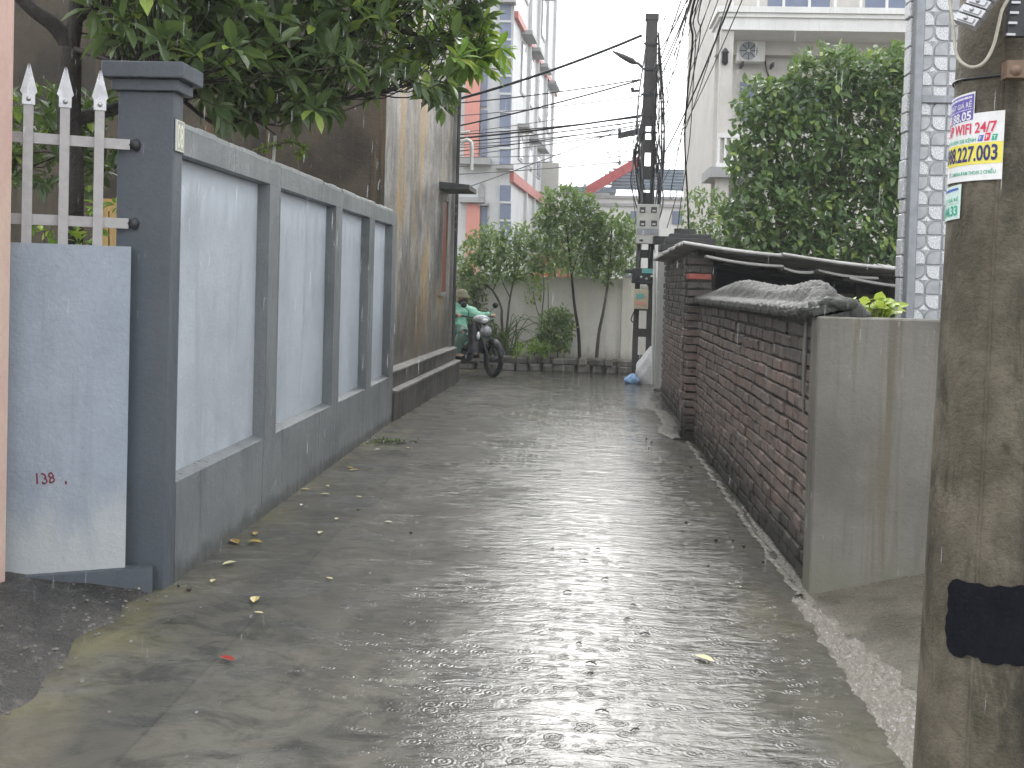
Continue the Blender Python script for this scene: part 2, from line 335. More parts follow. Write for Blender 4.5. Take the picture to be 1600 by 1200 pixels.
def lsplash(s, t):                        # thin runoff where the left driveway meets the road
    y = 2.4 + 2.55 * t; x = -1.95 + .05 * wob(y, 1.9) + s * (.05 + .12 * (1 - t) + .03 * wob(y, 5)) + .05
    return (x, y, .002 + .006 * min(1, 5 * min(s, 1 - s)) * (1 + nz(x * 17, y * 9)))

# ================================================================== LEFT SIDE
XW = -1.905
# --- pink gate pillar at the picture's edge
t = thing('gate_pillar', 'pink marbled stone gate pillar at the left edge of the picture', 'pillar', (-2.75, 4.55, .13))
a = atY(17, 400, 4.62).x
MB().bevel_box(a - .55, a, 4.14, 4.62, .10, 3.6, .006).build('shaft', M['pink'], t)
MB().bevel_box(a - .60, a + .05, 4.09, 4.67, 3.6, 3.75, .01).build('cap', M['pink'], t)
# --- low painted wall carrying the fence
A = Vector((-2.068, 4.965, 0)); B = Vector((-2.575, 4.715, 0)); D = (B - A).normalized(); Nn = Vector((D.y, -D.x, 0)); Nn = Nn if Nn.y < 0 else -Nn
def along(k, off=0, z=0): return A + D * k - Nn * off + Vector((0, 0, z))
L = (B - A).length + .25
t = thing('front_wall', 'low pale blue wall painted 138 beside the slate pillar', 'wall', (-2.3, 4.85, .1))
mb = MB(); c = along(L / 2, .05, (0 + 1.625) / 2); mb.obox(c, D * (L / 2), -Nn * .05, (0, 0, 1.625 / 2)); mb.build('wall_body', M['lowwall'], t)
mb = MB(); c = along(L / 2 - .06, .0, .055); mb.obox(c, D * (L / 2 + .06), -Nn * .045, (0, 0, .065)); mb.build('plinth_step', M['slate'], t)
def text_mesh(body, size=1., bold=0.):
    cu = bpy.data.curves.new('txt', 'FONT'); cu.body = body; cu.size = size; cu.offset = bold; cu.resolution_u = 3
    o = bpy.data.objects.new('txt', cu); COL.objects.link(o); bpy.context.view_layer.update()
    me = bpy.data.meshes.new_from_object(o.evaluated_get(bpy.context.evaluated_depsgraph_get()))
    vs = [v.co.copy() for v in me.vertices]; fs = [tuple(p.vertices) for p in me.polygons]
    bpy.data.objects.remove(o); bpy.data.curves.remove(cu); bpy.data.meshes.remove(me)
    x0 = min(v.x for v in vs); x1 = max(v.x for v in vs); y0 = min(v.y for v in vs); y1 = max(v.y for v in vs)
    return [((v.x - x0) / (x1 - x0), (v.y - y0) / (y1 - y0)) for v in vs], fs
def text_to(body, fn, bold=0.):           # fn(u, v) -> place of the unit text box
    vs, fs = text_mesh(body, 1., bold); return MB().add([fn(u, v) for u, v in vs], fs)
p0 = on_plane(57, 757, A, Nn); p1 = on_plane(85, 738, A, Nn)
ux = Vector((p1.x - p0.x, p1.y - p0.y, 0)); hz = p1.z - p0.z
text_to('138', lambda u, v: p0 + ux * (u + .05 * math.sin(v * 5)) + Vector((0, 0, hz * (v + .05 * math.sin(u * 9)))) + Nn * .0015, .01).build('painted_number', M['red_ink'], t)
p2 = on_plane(103, 754, A, Nn); MB().obox(p2, D * .004, Nn * .0015, (0, 0, .008)).build('paint_dot', M['red_ink'], t)
# --- steel fence on the wall
t = thing('steel_fence', 'grey steel fence with silver spear tips on the low blue wall', 'fence', along(.25, .05, 1.625))
for u in (41, 98, 152):
    b = on_plane(u, 385, A - Nn * .05, Nn); k = (Vector((b.x, b.y, 0)) - A).dot(D)
    pk = MB().obox(along(k, .05, 1.625 + .325), D * .021, Nn * .014, (0, 0, .325)).build('picket', M['steel'], t)
    f = MB(); c0 = along(k, .05, 2.275)
    for dx in (-1, 1):                   # two curled blades and a central point
        f.prism([c0 + D * dx * .004 + Vector((0, 0, -.01)), c0 + D * dx * .036 + Vector((0, 0, .035)), c0 + D * dx * .030 + Vector((0, 0, .055)), c0 + D * dx * .004 + Vector((0, 0, .16))], Nn * .012)
    f.prism([c0 + D * -.012 + Nn * .012 + Vector((0, 0, .02)), c0 + D * .012 + Nn * .012 + Vector((0, 0, .02)), c0 + Nn * .016 + Vector((0, 0, .16))], Nn * .008)
    f.obox(c0 + Vector((0, 0, .0)), D * .027, Nn * .02, (0, 0, .025)); f.ellipsoid(c0 + Nn * .024 + Vector((0, 0, .0)), (.011, .011, .011), 8, 6)
    f.build('finial', M['silver'], pk)
for z in (2.105, 1.735):
    r = MB().obox(along(L / 2 - .01, .078, z), D * (L / 2 - .02), Nn * .012, (0, 0, .024)).build('rail', M['steel'], t)
    MB().lathe(along(-.01, .078, z), [(.0, -.02), (.022, -.018), (.022, 0), (.03, .004), (.03, .02), (.012, .03), (0, .032)], 10, 'X').build('bolt', M['iron'], r)
# --- slate pillar
t = thing('pillar', 'dark slate painted gate pillar with stepped cap and number 08 plate', 'pillar', (-2.04, 5.1, 0))
MB().bevel_box(-2.175, -1.908, 5.04, 5.165, -.02, 2.36, .004).build('shaft', M['slate'], t)
MB().bevel_box(-2.20, -1.880, 5.015, 5.22, 2.36, 2.415, .004).build('cap', M['slate'], t)
MB().bevel_box(-2.235, -1.845, 4.98, 5.26, 2.4155, 2.49, .004).build('cap', M['slate'], t)
pl = MB().bevel_box(-1.9065, -1.897, 5.055, 5.155, 2.085, 2.235, .003).build('number_plate', M['plate'], t)
text_to('08', lambda u, v: Vector((-1.8955, 5.067 + .076 * u, 2.102 + .116 * v)), .012).build('numerals', M['cream_ink'], pl)
mb = MB()
for y0, y1, z0, z1 in ((5.058, 5.152, 2.088, 2.0915), (5.058, 5.152, 2.2285, 2.232), (5.058, 5.0605, 2.0916, 2.2284), (5.1495, 5.152, 2.0916, 2.2284)): mb.box(-1.8968, -1.8955, y0, y1, z0, z1)
mb.build('plate_border', M['cream_ink'], pl)
# --- panelled wall along the alley
t = thing('panel_wall', 'slate grey garden wall with four pale blue recessed panels along the alley', 'wall', (-1.98, 8.3, 0))
PY = [(5.166, 6.672), (6.921, 8.547), (8.784, 9.967), (10.223, 11.23)]; WE = 11.475
MB().box(-2.10, XW, 5.166, WE, -.02, .485).build('base', M['slate_wall'], t)
MB().box(-2.10, XW + .002, 5.167, WE, 2.08, 2.205).build('beam', M['slate_wall'], t)
prev = None
for i, (a, b) in enumerate(PY):
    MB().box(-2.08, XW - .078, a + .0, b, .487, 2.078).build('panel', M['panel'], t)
    e = PY[i + 1][0] if i < 3 else WE
    MB().box(-2.10, XW + .001, b + .001, e - .001, .4855, 2.0795).build('pilaster', M['slate_wall'], t)
    sl_ = MB(); sl_.prism([(XW - .077, a, .486), (XW - .002, a, .486), (XW - .002, a, .492), (XW - .077, a, .512)], (0, b - a, 0)); sl_.build('sill', M['slate_wall'], t)
y = 5.17; i = 0
while y < WE - .25:
    l = random.uniform(.20, .30); h = .034 + random.uniform(-.006, .006)
    MB().bevel_box(-2.08 + random.uniform(0, .01), XW - .012 + random.uniform(-.006, .006), y, min(y + l - .004, WE - .03), 2.2055, 2.2055 + h, .006).build('coping_block', M['coping'], t); y += l
# --- weathered house beside the alley
HA = Vector((-2.05, 11.5, 0)); HB = Vector((-1.875, 16.45, 0)); HD = (HB - HA).normalized(); HN = Vector((HD.y, -HD.x, 0))   # HN points to the alley
HL = (HB - HA).length; HH = 6.3
def hw(k, off=0, z=0): return HA + HD * k + HN * off + Vector((0, 0, z))
t = thing('weathered_house', 'tall weathered house with black streaked ochre render along the alley', 'house', (-4, 14, 0))
mb = MB(); mb.prism([hw(0), hw(HL), hw(HL) + Vector((-6.5, .2, 0)), hw(0) + Vector((-9, 0, 0))], (0, 0, HH)); mb.build('side_wall', M['house_side'], t)
MB().box(-11, HA.x - .003, HA.y - .012, HA.y - .002, 0, HH).build('front_wall_face', M['house_front'], t)
mb = MB(); mb.prism([hw(-.12, .12, HH), hw(HL + .1, .12, HH), hw(HL + .1, 0, HH) + Vector((-6.5, .2, 0)), hw(-.12, 0, HH) + Vector((-9, 0, 0))], (0, 0, .14)); mb.build('roof_slab', M['concrete'], t)
def ledge(z0, z1, off, slope, m):
    mb = MB(); mb.prism([hw(.0, 0, z0), hw(.0, off, z0), hw(.0, off, z1 - slope), hw(.0, 0, z1)], HD * HL); return mb.build('plinth', m, t)
ledge(-.02, .30, .165, .0, M['plinth']); ledge(.3005, .345, .185, .02, M['concrete']); ledge(.3455, .50, .10, .0, M['plinth']); ledge(.5005, .54, .118, .02, M['concrete'])
kw = lambda u, v: (on_plane(u, v, HA, HN) - HA).dot(HD)
k0, k1 = kw(686, 400), kw(695, 400)
fr = MB()
for a, b, z0, z1 in ((k0, k0 + .04, 1.36, 2.66), (k1 - .04, k1, 1.36, 2.66), (k0, k1, 1.31, 1.36), (k0, k1, 2.66, 2.71)): fr.obox(hw((a + b) / 2, .02, (z0 + z1) / 2), HD * (b - a) / 2, HN * .02, (0, 0, (z1 - z0) / 2))
wd = fr.build('window_frame', M['concrete'], t)
for i in range(2):
    q = (k1 - k0 - .09) / 2; a = k0 + .042 + i * (q + .006)
    sh = MB().obox(hw(a + q / 2, .012, 2.01), HD * q / 2, HN * .012, (0, 0, .645)).build('shutter', M['shutter'], wd)
c0, c1 = kw(683, 290), kw(712, 290)
mb = MB(); mb.prism([hw(k0 - .15, 0, 2.80), hw(k0 - .15, .42, 2.80), hw(k0 - .15, .42, 2.865), hw(k0 - .15, 0, 2.90)], HD * (k1 - k0 + .30)); mb.build('canopy', M['dark_concrete'], t)
kp = kw(706, 380); MB().tube([hw(kp, .05, .55), hw(kp, .05, 3.0), hw(kp, .05, HH)], .035, 8).build('downpipe', M['dark_concrete'], t)
mb = MB(); mb.obox(hw(HL - .08, .0, HH / 2), HD * .081, HN * .04, (0, 0, HH / 2 - .01)); mb.build('corner_pier', M['concrete'], t)
vb = MB()
for z in (2.30, 2.42, 2.54, 2.66): vb.obox(hw(HL - .02, .055, z), HD * .05, HN * .012, (0, 0, .02)).obox(hw(HL - .02, .055, z + .06), HD * .012, HN * .012, (0, 0, .04))
vb.build('vent_block', M['concrete'], t)
pz = hw(HL - .05, .1, 3.62); MB().tube([pz, pz + Vector((.09, 0, .04)), pz + Vector((.16, 0, 0)), pz + Vector((.17, 0, -.12)), pz + Vector((.17, 0, -.42))], .03, 8).build('waste_pipe', M['pvc'], t)
MB().tube([pz + Vector((.0, 0, .14)), pz + Vector((.13, 0, .16))], .02, 8).build('spout', M['pvc'], t)
# --- ochre wall glimpsed behind the fence
solo(MB().box(-4.0, -2.45, 8.9, 9.05, -.02, 2.12), 'garden_wall', M['ochre'], (-3.2, 9, 0), 'ochre wall glimpsed behind the steel fence beside the slate pillar', 'wall')
a = atY(427, 242, 8.0); b = atY(430, 212, 8.0)
solo(MB().tube([(a.x, 8, 0), (a.x, 8, 2.3), b], .011, 6), 'plastic_stake', M['pvc'], (a.x, 8, 0), 'thin white stake standing behind the panelled wall', 'stake')

# ================================================================== RIGHT SIDE
def brick_mat():
    t = NT('old_brick'); p = t.pos(); oi = t.t.nodes.new('ShaderNodeObjectInfo'); gi = t.t.nodes.new('ShaderNodeNewGeometry')
    r = t.math('FRACT', t.math('ADD', oi.outputs['Random'], gi.outputs['Random Per Island'])); r2 = t.math('FRACT', t.math('MULTIPLY', r, 13.7))
    c = t.mix(r, (.245, .175, .145), (.18, .145, .125)); c = t.mix(t.mr(r2, .6, .95, 0, .85), c, (.20, .165, .145))
    c = t.mix(t.mr(t.noise(t.sv(p, (1, 1, .6)), 17, 5, .7), .45, .7, 0, .8), c, (.05, .045, .042))
    c = t.mix(t.mr(t.noise(p, 60, 3, .7), .52, .72, 0, .55), c, (.34, .28, .24))
    z = t.xyz(p)[2]; y = t.xyz(p)[1]
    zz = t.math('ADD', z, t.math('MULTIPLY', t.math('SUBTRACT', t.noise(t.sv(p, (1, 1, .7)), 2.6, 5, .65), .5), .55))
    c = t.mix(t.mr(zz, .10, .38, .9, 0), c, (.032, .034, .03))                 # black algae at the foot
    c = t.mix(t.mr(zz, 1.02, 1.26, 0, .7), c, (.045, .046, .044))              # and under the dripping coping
    h = t.math('ADD', t.noise(p, 45, 5, .7), t.noise(p, 130, 3, .7))
    return t.fin(c, .5, t.bump(h, .7, .012), Specular_IOR_Level=.25)
M['brick'] = brick_mat()
M['mortar'] = plaster('dark_mortar', (.075, .068, .06), (.03, .03, .028), .8, .5, .6, .8, scale=3)
M['cap_mortar'] = plaster('mossy_cement', (.10, .098, .09), (.035, .04, .03), .9, .9, .5, 1.0, scale=3)
M['red_brick'] = simple('red_brick', (.36, .10, .075), .6, 0, .5, 30, .5)
_br = {}
def brick_me(key, sx, sy, sz):
    if key not in _br:
        mb = MB().bevel_box(-sx / 2, sx / 2, -sy / 2, sy / 2, -sz / 2, sz / 2, .006)
        me = bpy.data.meshes.new('brick'); me.from_pydata([(v[0] + random.uniform(-.0025, .0025), v[1] + random.uniform(-.003, .003), v[2] + random.uniform(-.0035, .0035)) for v in mb.v], [], mb.f); me.materials.append(M['brick']); _br[key] = me
    return _br[key]
def lay_bricks(root, spots, limit, stuff_name='brick_rest'):
    """spots: (centre, (sx,sy,sz), rot_x) - nearest ones become single bricks"""
    spots = sorted(spots, key=lambda s: (Vector(s[0]) - CAMP).length); o0 = WORLD_ORG[root.name]; rest = MB()
    for i, (c, sz, rx) in enumerate(spots):
        key = (round(sz[0], 2), round(sz[1], 2), random.randrange(3)); me = brick_me(key, *sz)
        if i < limit:
            o = link('brick', me, root); o.location = Vector(c) - o0; o.rotation_euler = (rx, random.uniform(-.012, .012), random.uniform(-.018, .018))
        else: rest.add([Vector(v.co) + Vector(c) for v in me.vertices], [tuple(p.vertices) for p in me.polygons])
    if rest.v: r = rest.build(stuff_name, M['brick'], root); r['kind'] = 'stuff'
CH, BL = .078, .226
t = thing('brick_wall', 'long low brown brick wall with lumpy mossy cement coping on the right', 'wall', (1.33, 8.2, 0))
MB().box(1.226, 1.42, 5.60, 10.79, -.02, 1.37).build('mortar_core', M['mortar'], t)
spots = []
for r in range(17):
    z = .02 + CH * (r + .5); y = 5.60 + (BL / 2 if r % 2 else 0); first = True
    if r % 2: spots.append(((1.265 + random.uniform(-.004, .004), 5.60 + BL / 4 - .004, z), (.11, BL / 2 - .014, .062), 0))
    while y < 10.78:
        l = min(BL, 10.79 - y)
        if l > .05: spots.append(((1.265 + random.uniform(-.008, .006), y + l / 2 + random.uniform(-.004, .004), z + random.uniform(-.004, .004) + .006 * math.sin(y * 1.3 + r)), (.11, l - .014, .062), random.uniform(-.02, .02)))
        y += BL
lay_bricks(t, spots, 298)
crest = [atX(u, v, 1.33) for u, v in ((1303, 478), (1298, 456), (1290, 442), (1278, 437), (1262, 439), (1240, 445), (1215, 446), (1190, 441), (1168, 437), (1150, 440), (1130, 448), (1112, 457), (1098, 463))]
cy = [c.y for c in crest]; cz = [c.z for c in crest]
def cap(s, u):
    y = 5.48 + (10.85 - 5.48) * u; cr = float(np.interp(y, cy, cz)); near = max(0, 1 - (y - 5.48) / .55)
    prof = [(1.175, 1.365), (1.168, 1.385), (1.172, 1.415), (1.185, 1.425), (1.235, 1.45), (1.27, 1.45 + .55 * (cr - 1.45)), (1.31, cr - .015), (1.335, cr), (1.37, cr - .02), (1.42, 1.46), (1.45, 1.42), (1.455, 1.37)]
    k = s * (len(prof) - 1); i = min(int(k), len(prof) - 2); f = k - i
    x = prof[i][0] * (1 - f) + prof[i + 1][0] * f; z = prof[i][1] * (1 - f) + prof[i + 1][1] * f
    a = .005 + .015 * near
    x += a * (nz(y * 3, s * 5) + .6 * nz(y * 9, s * 11)) - .05 * near * math.sin(math.pi * min(1, s * 2)) ; z += a * (nz(y * 4, s * 3 + 2) + .7 * nz(y * 11, s * 8))
    if u < .012: x = 1.32 + (x - 1.32) * .75; z = 1.40 + (z - 1.40) * .7
    return (x, y, z)
mb = MB().grid(cap, 33, 240); mb.add([cap(i / 33, 0) for i in range(34)], [tuple(range(34))]); mb.build('cement_coping', M['cap_mortar'], t)
for i in range(9): MB().ellipsoid((random.uniform(1.22, 1.44), random.uniform(5.50, 5.66), random.uniform(1.375, 1.45)), (random.uniform(.04, .08), random.uniform(.04, .07), random.uniform(.03, .05)), 11, 8, .07).build('mortar_lump', M['cap_mortar'], t)
mb = MB().tube([(1.205, 5.72, 1.36), (1.198, 5.70, 1.22), (1.20, 5.72, 1.05), (1.202, 5.71, .86)], [.008, .012, .010, .003], 7); mb.build('mortar_run', M['concrete'], t)
# --- taller far brick wall with its pier
t = thing('brick_wall', 'taller brown brick wall section with end pier beside the white post', 'wall', (1.3, 13, 0))
MB().box(1.235, 1.42, 11.12, 14.9, -.02, 1.93).build('mortar_core', M['mortar'], t)
MB().box(1.12, 1.345, 10.815, 11.13, -.02, 1.84).build('pier_core', M['mortar'], t)
spots = []
for r in range(24):
    z = .02 + CH * (r + .5)
    if r < 23:                                   # pier: headers and stretchers to the camera
        sp = ((1.165, .115), (1.285, .115)) if r % 2 else ((1.228, .235),)
        for x, l in sp: spots.append(((x + random.uniform(-.008, .008), 10.845 + random.uniform(-.012, .012), z), (l, .11, .062), random.uniform(-.03, .03)))
        spots.append(((1.145 + random.uniform(-.008, .008), 11.01, z), (.11, .21, .062), 0))
    y = 11.13 + (BL / 2 if r % 2 else 0)
    while y < 14.88:
        spots.append(((1.275 + random.uniform(-.006, .006), y + BL / 2, z), (.11, BL - .014, .062), 0)); y += BL
lay_bricks(t, spots, 220)
b = MB().bevel_box(1.105, 1.335, 10.782, 10.9, 1.60, 1.655, .005).build('brick', M['red_brick'], t); b['label'] = 'single bright red brick in the pier'
# --- rendered end wall in front of the brick wall
t = solo(MB().bevel_box(1.20, 2.3, 5.42, 5.585, -.02, 1.385, .008), 'end_wall', plaster('damp_brown_render', (.195, .185, .16), (.115, .108, .09), .9, .8, .45, .3, drip=(.135, .112, .075), foot=(.17, .165, .13), foot_h=.25), (1.7, 5.5, 0), 'smooth damp grey brown rendered wall slab at the near end of the brick wall', 'wall')
# --- patterned metal gate behind it
M['gate'] = simple('gate_grey', (.27, .285, .30), .38, .4, .25, 14)
M['gate_sheet'] = simple('gate_sheet', (.36, .37, .385), .4, .5, .3, 20)
M['gate_tile'] = simple('gate_tile_plain', (.38, .39, .40), .35, .4, .3, 18)
def spk():
    t = NT('gate_tile_speckled'); p = t.pos(); v = t.noise(t.sv(p, (1, 1, .5)), 190, 3, .8)
    return t.fin(t.mix(t.mr(v, .42, .6), (.38, .39, .40), (.80, .81, .82)), .35, t.bump(v, .5, .004), Metallic=.2)
M['gate_speck'] = spk()
GY = 7.2; gx = lambda u, v=250: atY(u, v, GY).x
t = thing('metal_gate', 'tall grey metal gate with embossed curved tile pattern behind the concrete pole', 'gate', (2.3, GY, 0))
x0, x1 = atY(1420, 250, GY).x, atY(1434, 250, GY).x
MB().bevel_box(x0, x1, GY - .05, GY + .03, 0, 3.7, .006).build('gate_post', M['gate'], t)
MB().box(x1, x1 + .86, GY + .0, GY + .012, .05, 3.65).build('sheet', M['gate_sheet'], t)
zr = [atY(1460, v, GY).z for v in (150, 162)]
for z0, z1 in ((zr[1], zr[0]), (.06, .14), (3.56, 3.64)): MB().bevel_box(x1 + .002, x1 + .86, GY - .03, GY - .001, z0, z1, .004).build('crossbar', M['gate'], t)
MB().bevel_box(x1 + .80, x1 + .87, GY - .05, GY - .0005, 0, 3.7, .005).build('gate_post', M['gate'], t)
def tile_me(sx, sz):
    s = .0455; r = .058; pts = [(-s, -s)]
    pts += [(s, -s)] + [(s - r + r * math.sin(a), s - r + r * math.cos(a)) for a in [math.pi / 2 * (1 - k / 6) for k in range(7)]] + [(-s, s)]
    pts = [(sx * a, sz * b) for a, b in pts]
    mb = MB(); inn = [(a * .86, b * .86) for a, b in pts]; n = len(pts)
    vs = [(a, 0, b) for a, b in pts] + [(a, -.010, b) for a, b in inn]
    mb.add(vs, [(i, (i + 1) % n, n + (i + 1) % n, n + i) for i in range(n)] + [tuple(range(n, 2 * n))]); return mb
tms = {}
for sx in (-1, 1):
    for sz in (-1, 1):
        for mk in ('gate_tile', 'gate_speck'):
            q = tile_me(sx, sz); me = bpy.data.meshes.new('tile'); me.from_pydata(q.v, [], q.f); me.materials.append(M[mk]); tms[sx, sz, mk] = me
q = MB().add([(0, 0, -.03), (.03, 0, 0), (0, 0, .03), (-.03, 0, 0), (0, -.012, 0)], [(0, 1, 4), (1, 2, 4), (2, 3, 4), (3, 0, 4)]); sme = bpy.data.meshes.new('star'); sme.from_pydata(q.v, [], q.f); sme.materials.append(M['gate_speck'])
o0 = WORLD_ORG[t.name]
for cxi in range(3):
    for rz in range(18):
        c = Vector((x1 + .072 + .192 * cxi, GY - .0005, .26 + .192 * rz))
        if c.z > 3.5: continue
        for sx in (-1, 1):
            for sz in (-1, 1):
                mk = 'gate_speck' if (sx * sz > 0) else 'gate_tile'
                o = link('tile', tms[-sx, -sz, mk], t); o.location = c + Vector((sx * .048, 0, sz * .048)) - o0
                # rounded corner looks to the block centre
        o = link('star', sme, t); o.location = c + Vector((0, -.001, 0)) - o0
xs0 = atY(1406, 250, GY + .16).x; t2 = thing('gate_pillar', 'narrow rough stone clad strip left of the patterned metal gate', 'pillar', (xs0 + .1, GY + .3, 0))
MB().box(xs0 + .012, xs0 + .30, GY + .055, GY + .15, 0, 3.8).build('pillar_core', M['concrete'], t2)
z = .0
while z < 3.75:
    h = random.uniform(.09, .2); MB().bevel_box(xs0 + random.uniform(-.008, .008), xs0 + .06, GY + .045, GY + .16, z, min(z + h - .006, 3.8), .006).build('stone', M['gate_speck'], t2); z += h
# --- potted plant with lime leaves (leaf_mesh further down)
# --- low open shed with cement sheets
M['sheet'] = plaster('cement_sheet', (.34, .33, .315), (.14, .135, .125), .8, .2, .5, .4, scale=1.5)
M['dark_wood'] = simple('dark_wood', (.035, .03, .027), .7, 0, .4, 20)
M['shed_wall'] = plaster('grubby_cream', (.30, .275, .20), (.12, .11, .08), .8, .8, .6, .3)
t = thing('shed', 'low open shed roofed with ragged grey cement sheets behind the brick wall', 'shed', (2.3, 12.6, 0))
ZL = lambda x: 1.905 - (x - 1.04) * .105
def sheet(xa, xb, ya, yb, dz, amp=.018, pitch=.146, sag=0.):
    n = int((yb - ya) / pitch * 8)
    def fn(s, u):
        x = xa + (xb - xa) * s; y = ya + (yb - ya) * u; return Vector((x, y, ZL(x) + dz + amp * math.sin(2 * math.pi * (y - ya) / pitch) - sag * math.sin(math.pi * s) * (1 - u)))
    mb = MB(); mb.grid(fn, 8, n); m2 = MB().grid(lambda s, u: fn(s, u) - Vector((0, 0, .012)), 8, n); mb.add(m2.v, [tuple(reversed(f)) for f in m2.f], True)
    rim = MB()
    for u in (0, 1): rim.grid(lambda s, k: fn(s, u) - Vector((0, 0, .012 * k)), 8, 1)
    for s_ in (0, 1): rim.grid(lambda u, k: fn(s_, u) - Vector((0, 0, .012 * k)), n, 1)
    mb.add(rim.v, rim.f); return mb.build('roof_sheet', M['sheet'], t)
for j, ya in enumerate((10.62, 11.46, 12.30, 13.14, 13.98)):
    for i, (xa, xb) in enumerate(((1.05, 2.10), (1.98, 3.05), (2.92, 4.0))): sheet(xa + random.uniform(-.02, .02), xb, ya + random.uniform(-.02, .02), ya + .94, .012 * i + .020 * (4 - j) * .6 + .0, sag=.012)
for xa, xb, dz, dy in ((1.26, 2.0, -.055, 0), (2.0, 2.28, -.075, -.03), (2.33, 2.9, -.05, 0), (2.62, 3.35, -.085, -.04)):      # loose second layer at the front eave
    sheet(xa, xb, 10.60 + dy, 10.95, dz, .012, .16, .02)
MB().box(1.43, 4.0, 14.75, 14.85, -.02, 1.80).build('back_wall', M['dark_concrete'], t)
MB().box(3.9, 4.0, 11.0, 14.745, -.02, 1.58).build('side_wall', M['dark_concrete'], t)
MB().box(2.35, 3.85, 12.0, 12.1, -.02, 1.50).build('low_wall', M['shed_wall'], t)
for u in (1342, 1392): p = atY(u, 450, 11.2); MB().box(p.x - .035, p.x + .035, 11.16, 11.23, -.02, ZL(p.x) - .06).build('post', M['dark_wood'], t)
for y in (10.9, 12.7, 14.4): MB().prism([(1.45, y, ZL(1.45) - .09), (3.88, y, ZL(3.88) - .09), (3.88, y, ZL(3.88) - .045), (1.45, y, ZL(1.45) - .045)], (0, .06, 0)).build('rafter', M['dark_wood'], t)
# --- dark stepped pillar behind it
t = thing('gate_pillar', 'dark concrete pillar with stepped cap behind the cement sheet shed', 'pillar', (1.62, 15.35, 0))
MB().bevel_box(1.36, 1.90, 15.1, 15.6, -.02, 2.02, .01).build('shaft', M['dark_concrete'], t)
for a, b, z0, z1 in ((1.17, 2.02, 2.0205, 2.12), (1.24, 1.93, 2.1205, 2.21), (1.30, 1.87, 2.2105, 2.27), (1.37, 1.66, 2.2705, 2.345)): MB().bevel_box(a, b, 15.12 + (a - 1.17), 15.62 - (a - 1.17), z0, z1, .008).build('cap', M['dark_concrete'], t)
# --- white square post
t = thing('post', 'slim white square concrete post at the far end of the brick wall', 'post', (1.27, 16.0, 0))
MB().bevel_box(1.205, 1.325, 15.94, 16.06, .04, 2.14, .006).build('shaft', plaster('white_post', (.56, .555, .53), (.36, .35, .32), .5, .5, .5, .2), t)
MB().bevel_box(1.19, 1.34, 15.925, 16.075, -.02, .04, .006).build('foot', M['concrete'], t)
MB().bevel_box(1.12, 1.36, 15.90, 16.09, 2.1405, 2.26, .008).build('cap', M['dark_concrete'], t)
MB().tube([(1.175, 15.97, .1), (1.17, 15.97, 1.2), (1.15, 15.98, 1.9)], .022, 8).build('conduit', M['pvc'], t)

# ================================================================== NEAR UTILITY POLE
PX, PYY = 1.158, 3.05
def prad(z): return .178 - .013 * z
def pcx(z): return PX + .009 * z          # it leans a little
def pole_mat():
    t = NT('weathered_pole'); p = t.pos()
    c = t.mix(t.mr(t.noise(p, 4.5, 6, .65), .35, .65), (.165, .142, .107), (.085, .074, .053))
    c = t.mix(t.mr(t.noise(t.sv(p, (2.5, 2.5, .9)), 3.0, 6, .7, .6), .5, .66, 0, .8), c, (.04, .038, .026))
    c = t.mix(t.mr(t.noise(p, 13, 6, .75), .56, .72, 0, .7), c, (.165, .14, .105))
    c = t.mix(t.mr(t.noise(p, 70, 4, .7), .5, .75, 0, .5), c, (.045, .04, .03))
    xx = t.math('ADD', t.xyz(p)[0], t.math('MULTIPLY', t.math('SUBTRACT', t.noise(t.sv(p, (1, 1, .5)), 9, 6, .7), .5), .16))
    c = t.mix(t.mr(xx, PX - .01, PX + .06, 0, .8), c, (.026, .026, .021))         # black algae plus the pole's shaded side, painted into the colour
    h = t.math('ADD', t.noise(p, 14, 6, .7), t.math('MULTIPLY', t.noise(p, 90, 4, .7), .5))
    return t.fin(c, .55, t.bump(h, .55, .02), Specular_IOR_Level=.2)
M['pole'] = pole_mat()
POLE = thing('utility_pole', 'thick weathered round concrete utility pole with stickers at the right edge', 'utility pole', (PX, PYY, 0))
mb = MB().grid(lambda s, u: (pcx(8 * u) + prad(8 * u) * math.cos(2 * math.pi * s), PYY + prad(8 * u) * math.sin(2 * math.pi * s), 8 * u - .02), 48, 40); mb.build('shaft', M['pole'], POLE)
def onpole(ang, z, off=.002): r = prad(z) + off; return Vector((pcx(z) + r * math.cos(ang), PYY + r * math.sin(ang), z))
FA = math.atan2(-PYY, -PX) % (2 * math.pi)            # towards the camera; left of the picture = smaller angle
def ang_of(u, v):
    """angle on the pole's near face whose picture column is u"""
    best = min((abs(proj_u(onpole(FA - math.pi * .5 + k * math.pi / 400, zz))[0] - u), k) for k in range(401) for zz in (pz_at(v),)); return FA - math.pi * .5 + best[1] * math.pi / 400
def proj_u(P): d = Vector(P) - CAMP; z = d.dot(_fw); return 800 + d.dot(CR) / z * F - SX, 600 - d.dot(CU) / z * F + SY
def pz_at(v): return atY(1540, v, PYY - .12).z
mb = MB(); a0 = ang_of(1542, 600)
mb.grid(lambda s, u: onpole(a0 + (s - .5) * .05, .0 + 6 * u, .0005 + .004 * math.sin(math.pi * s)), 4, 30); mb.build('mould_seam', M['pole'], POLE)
def sheetmat(name, c): return simple(name, c, .45, 0, .12, 40, .05)
M['st_white'] = sheetmat('sticker_white', (.80, .79, .78)); M['st_yellow'] = sheetmat('sticker_yellow', (.80, .70, .12)); M['st_purple'] = sheetmat('sticker_purple', (.15, .12, .42))
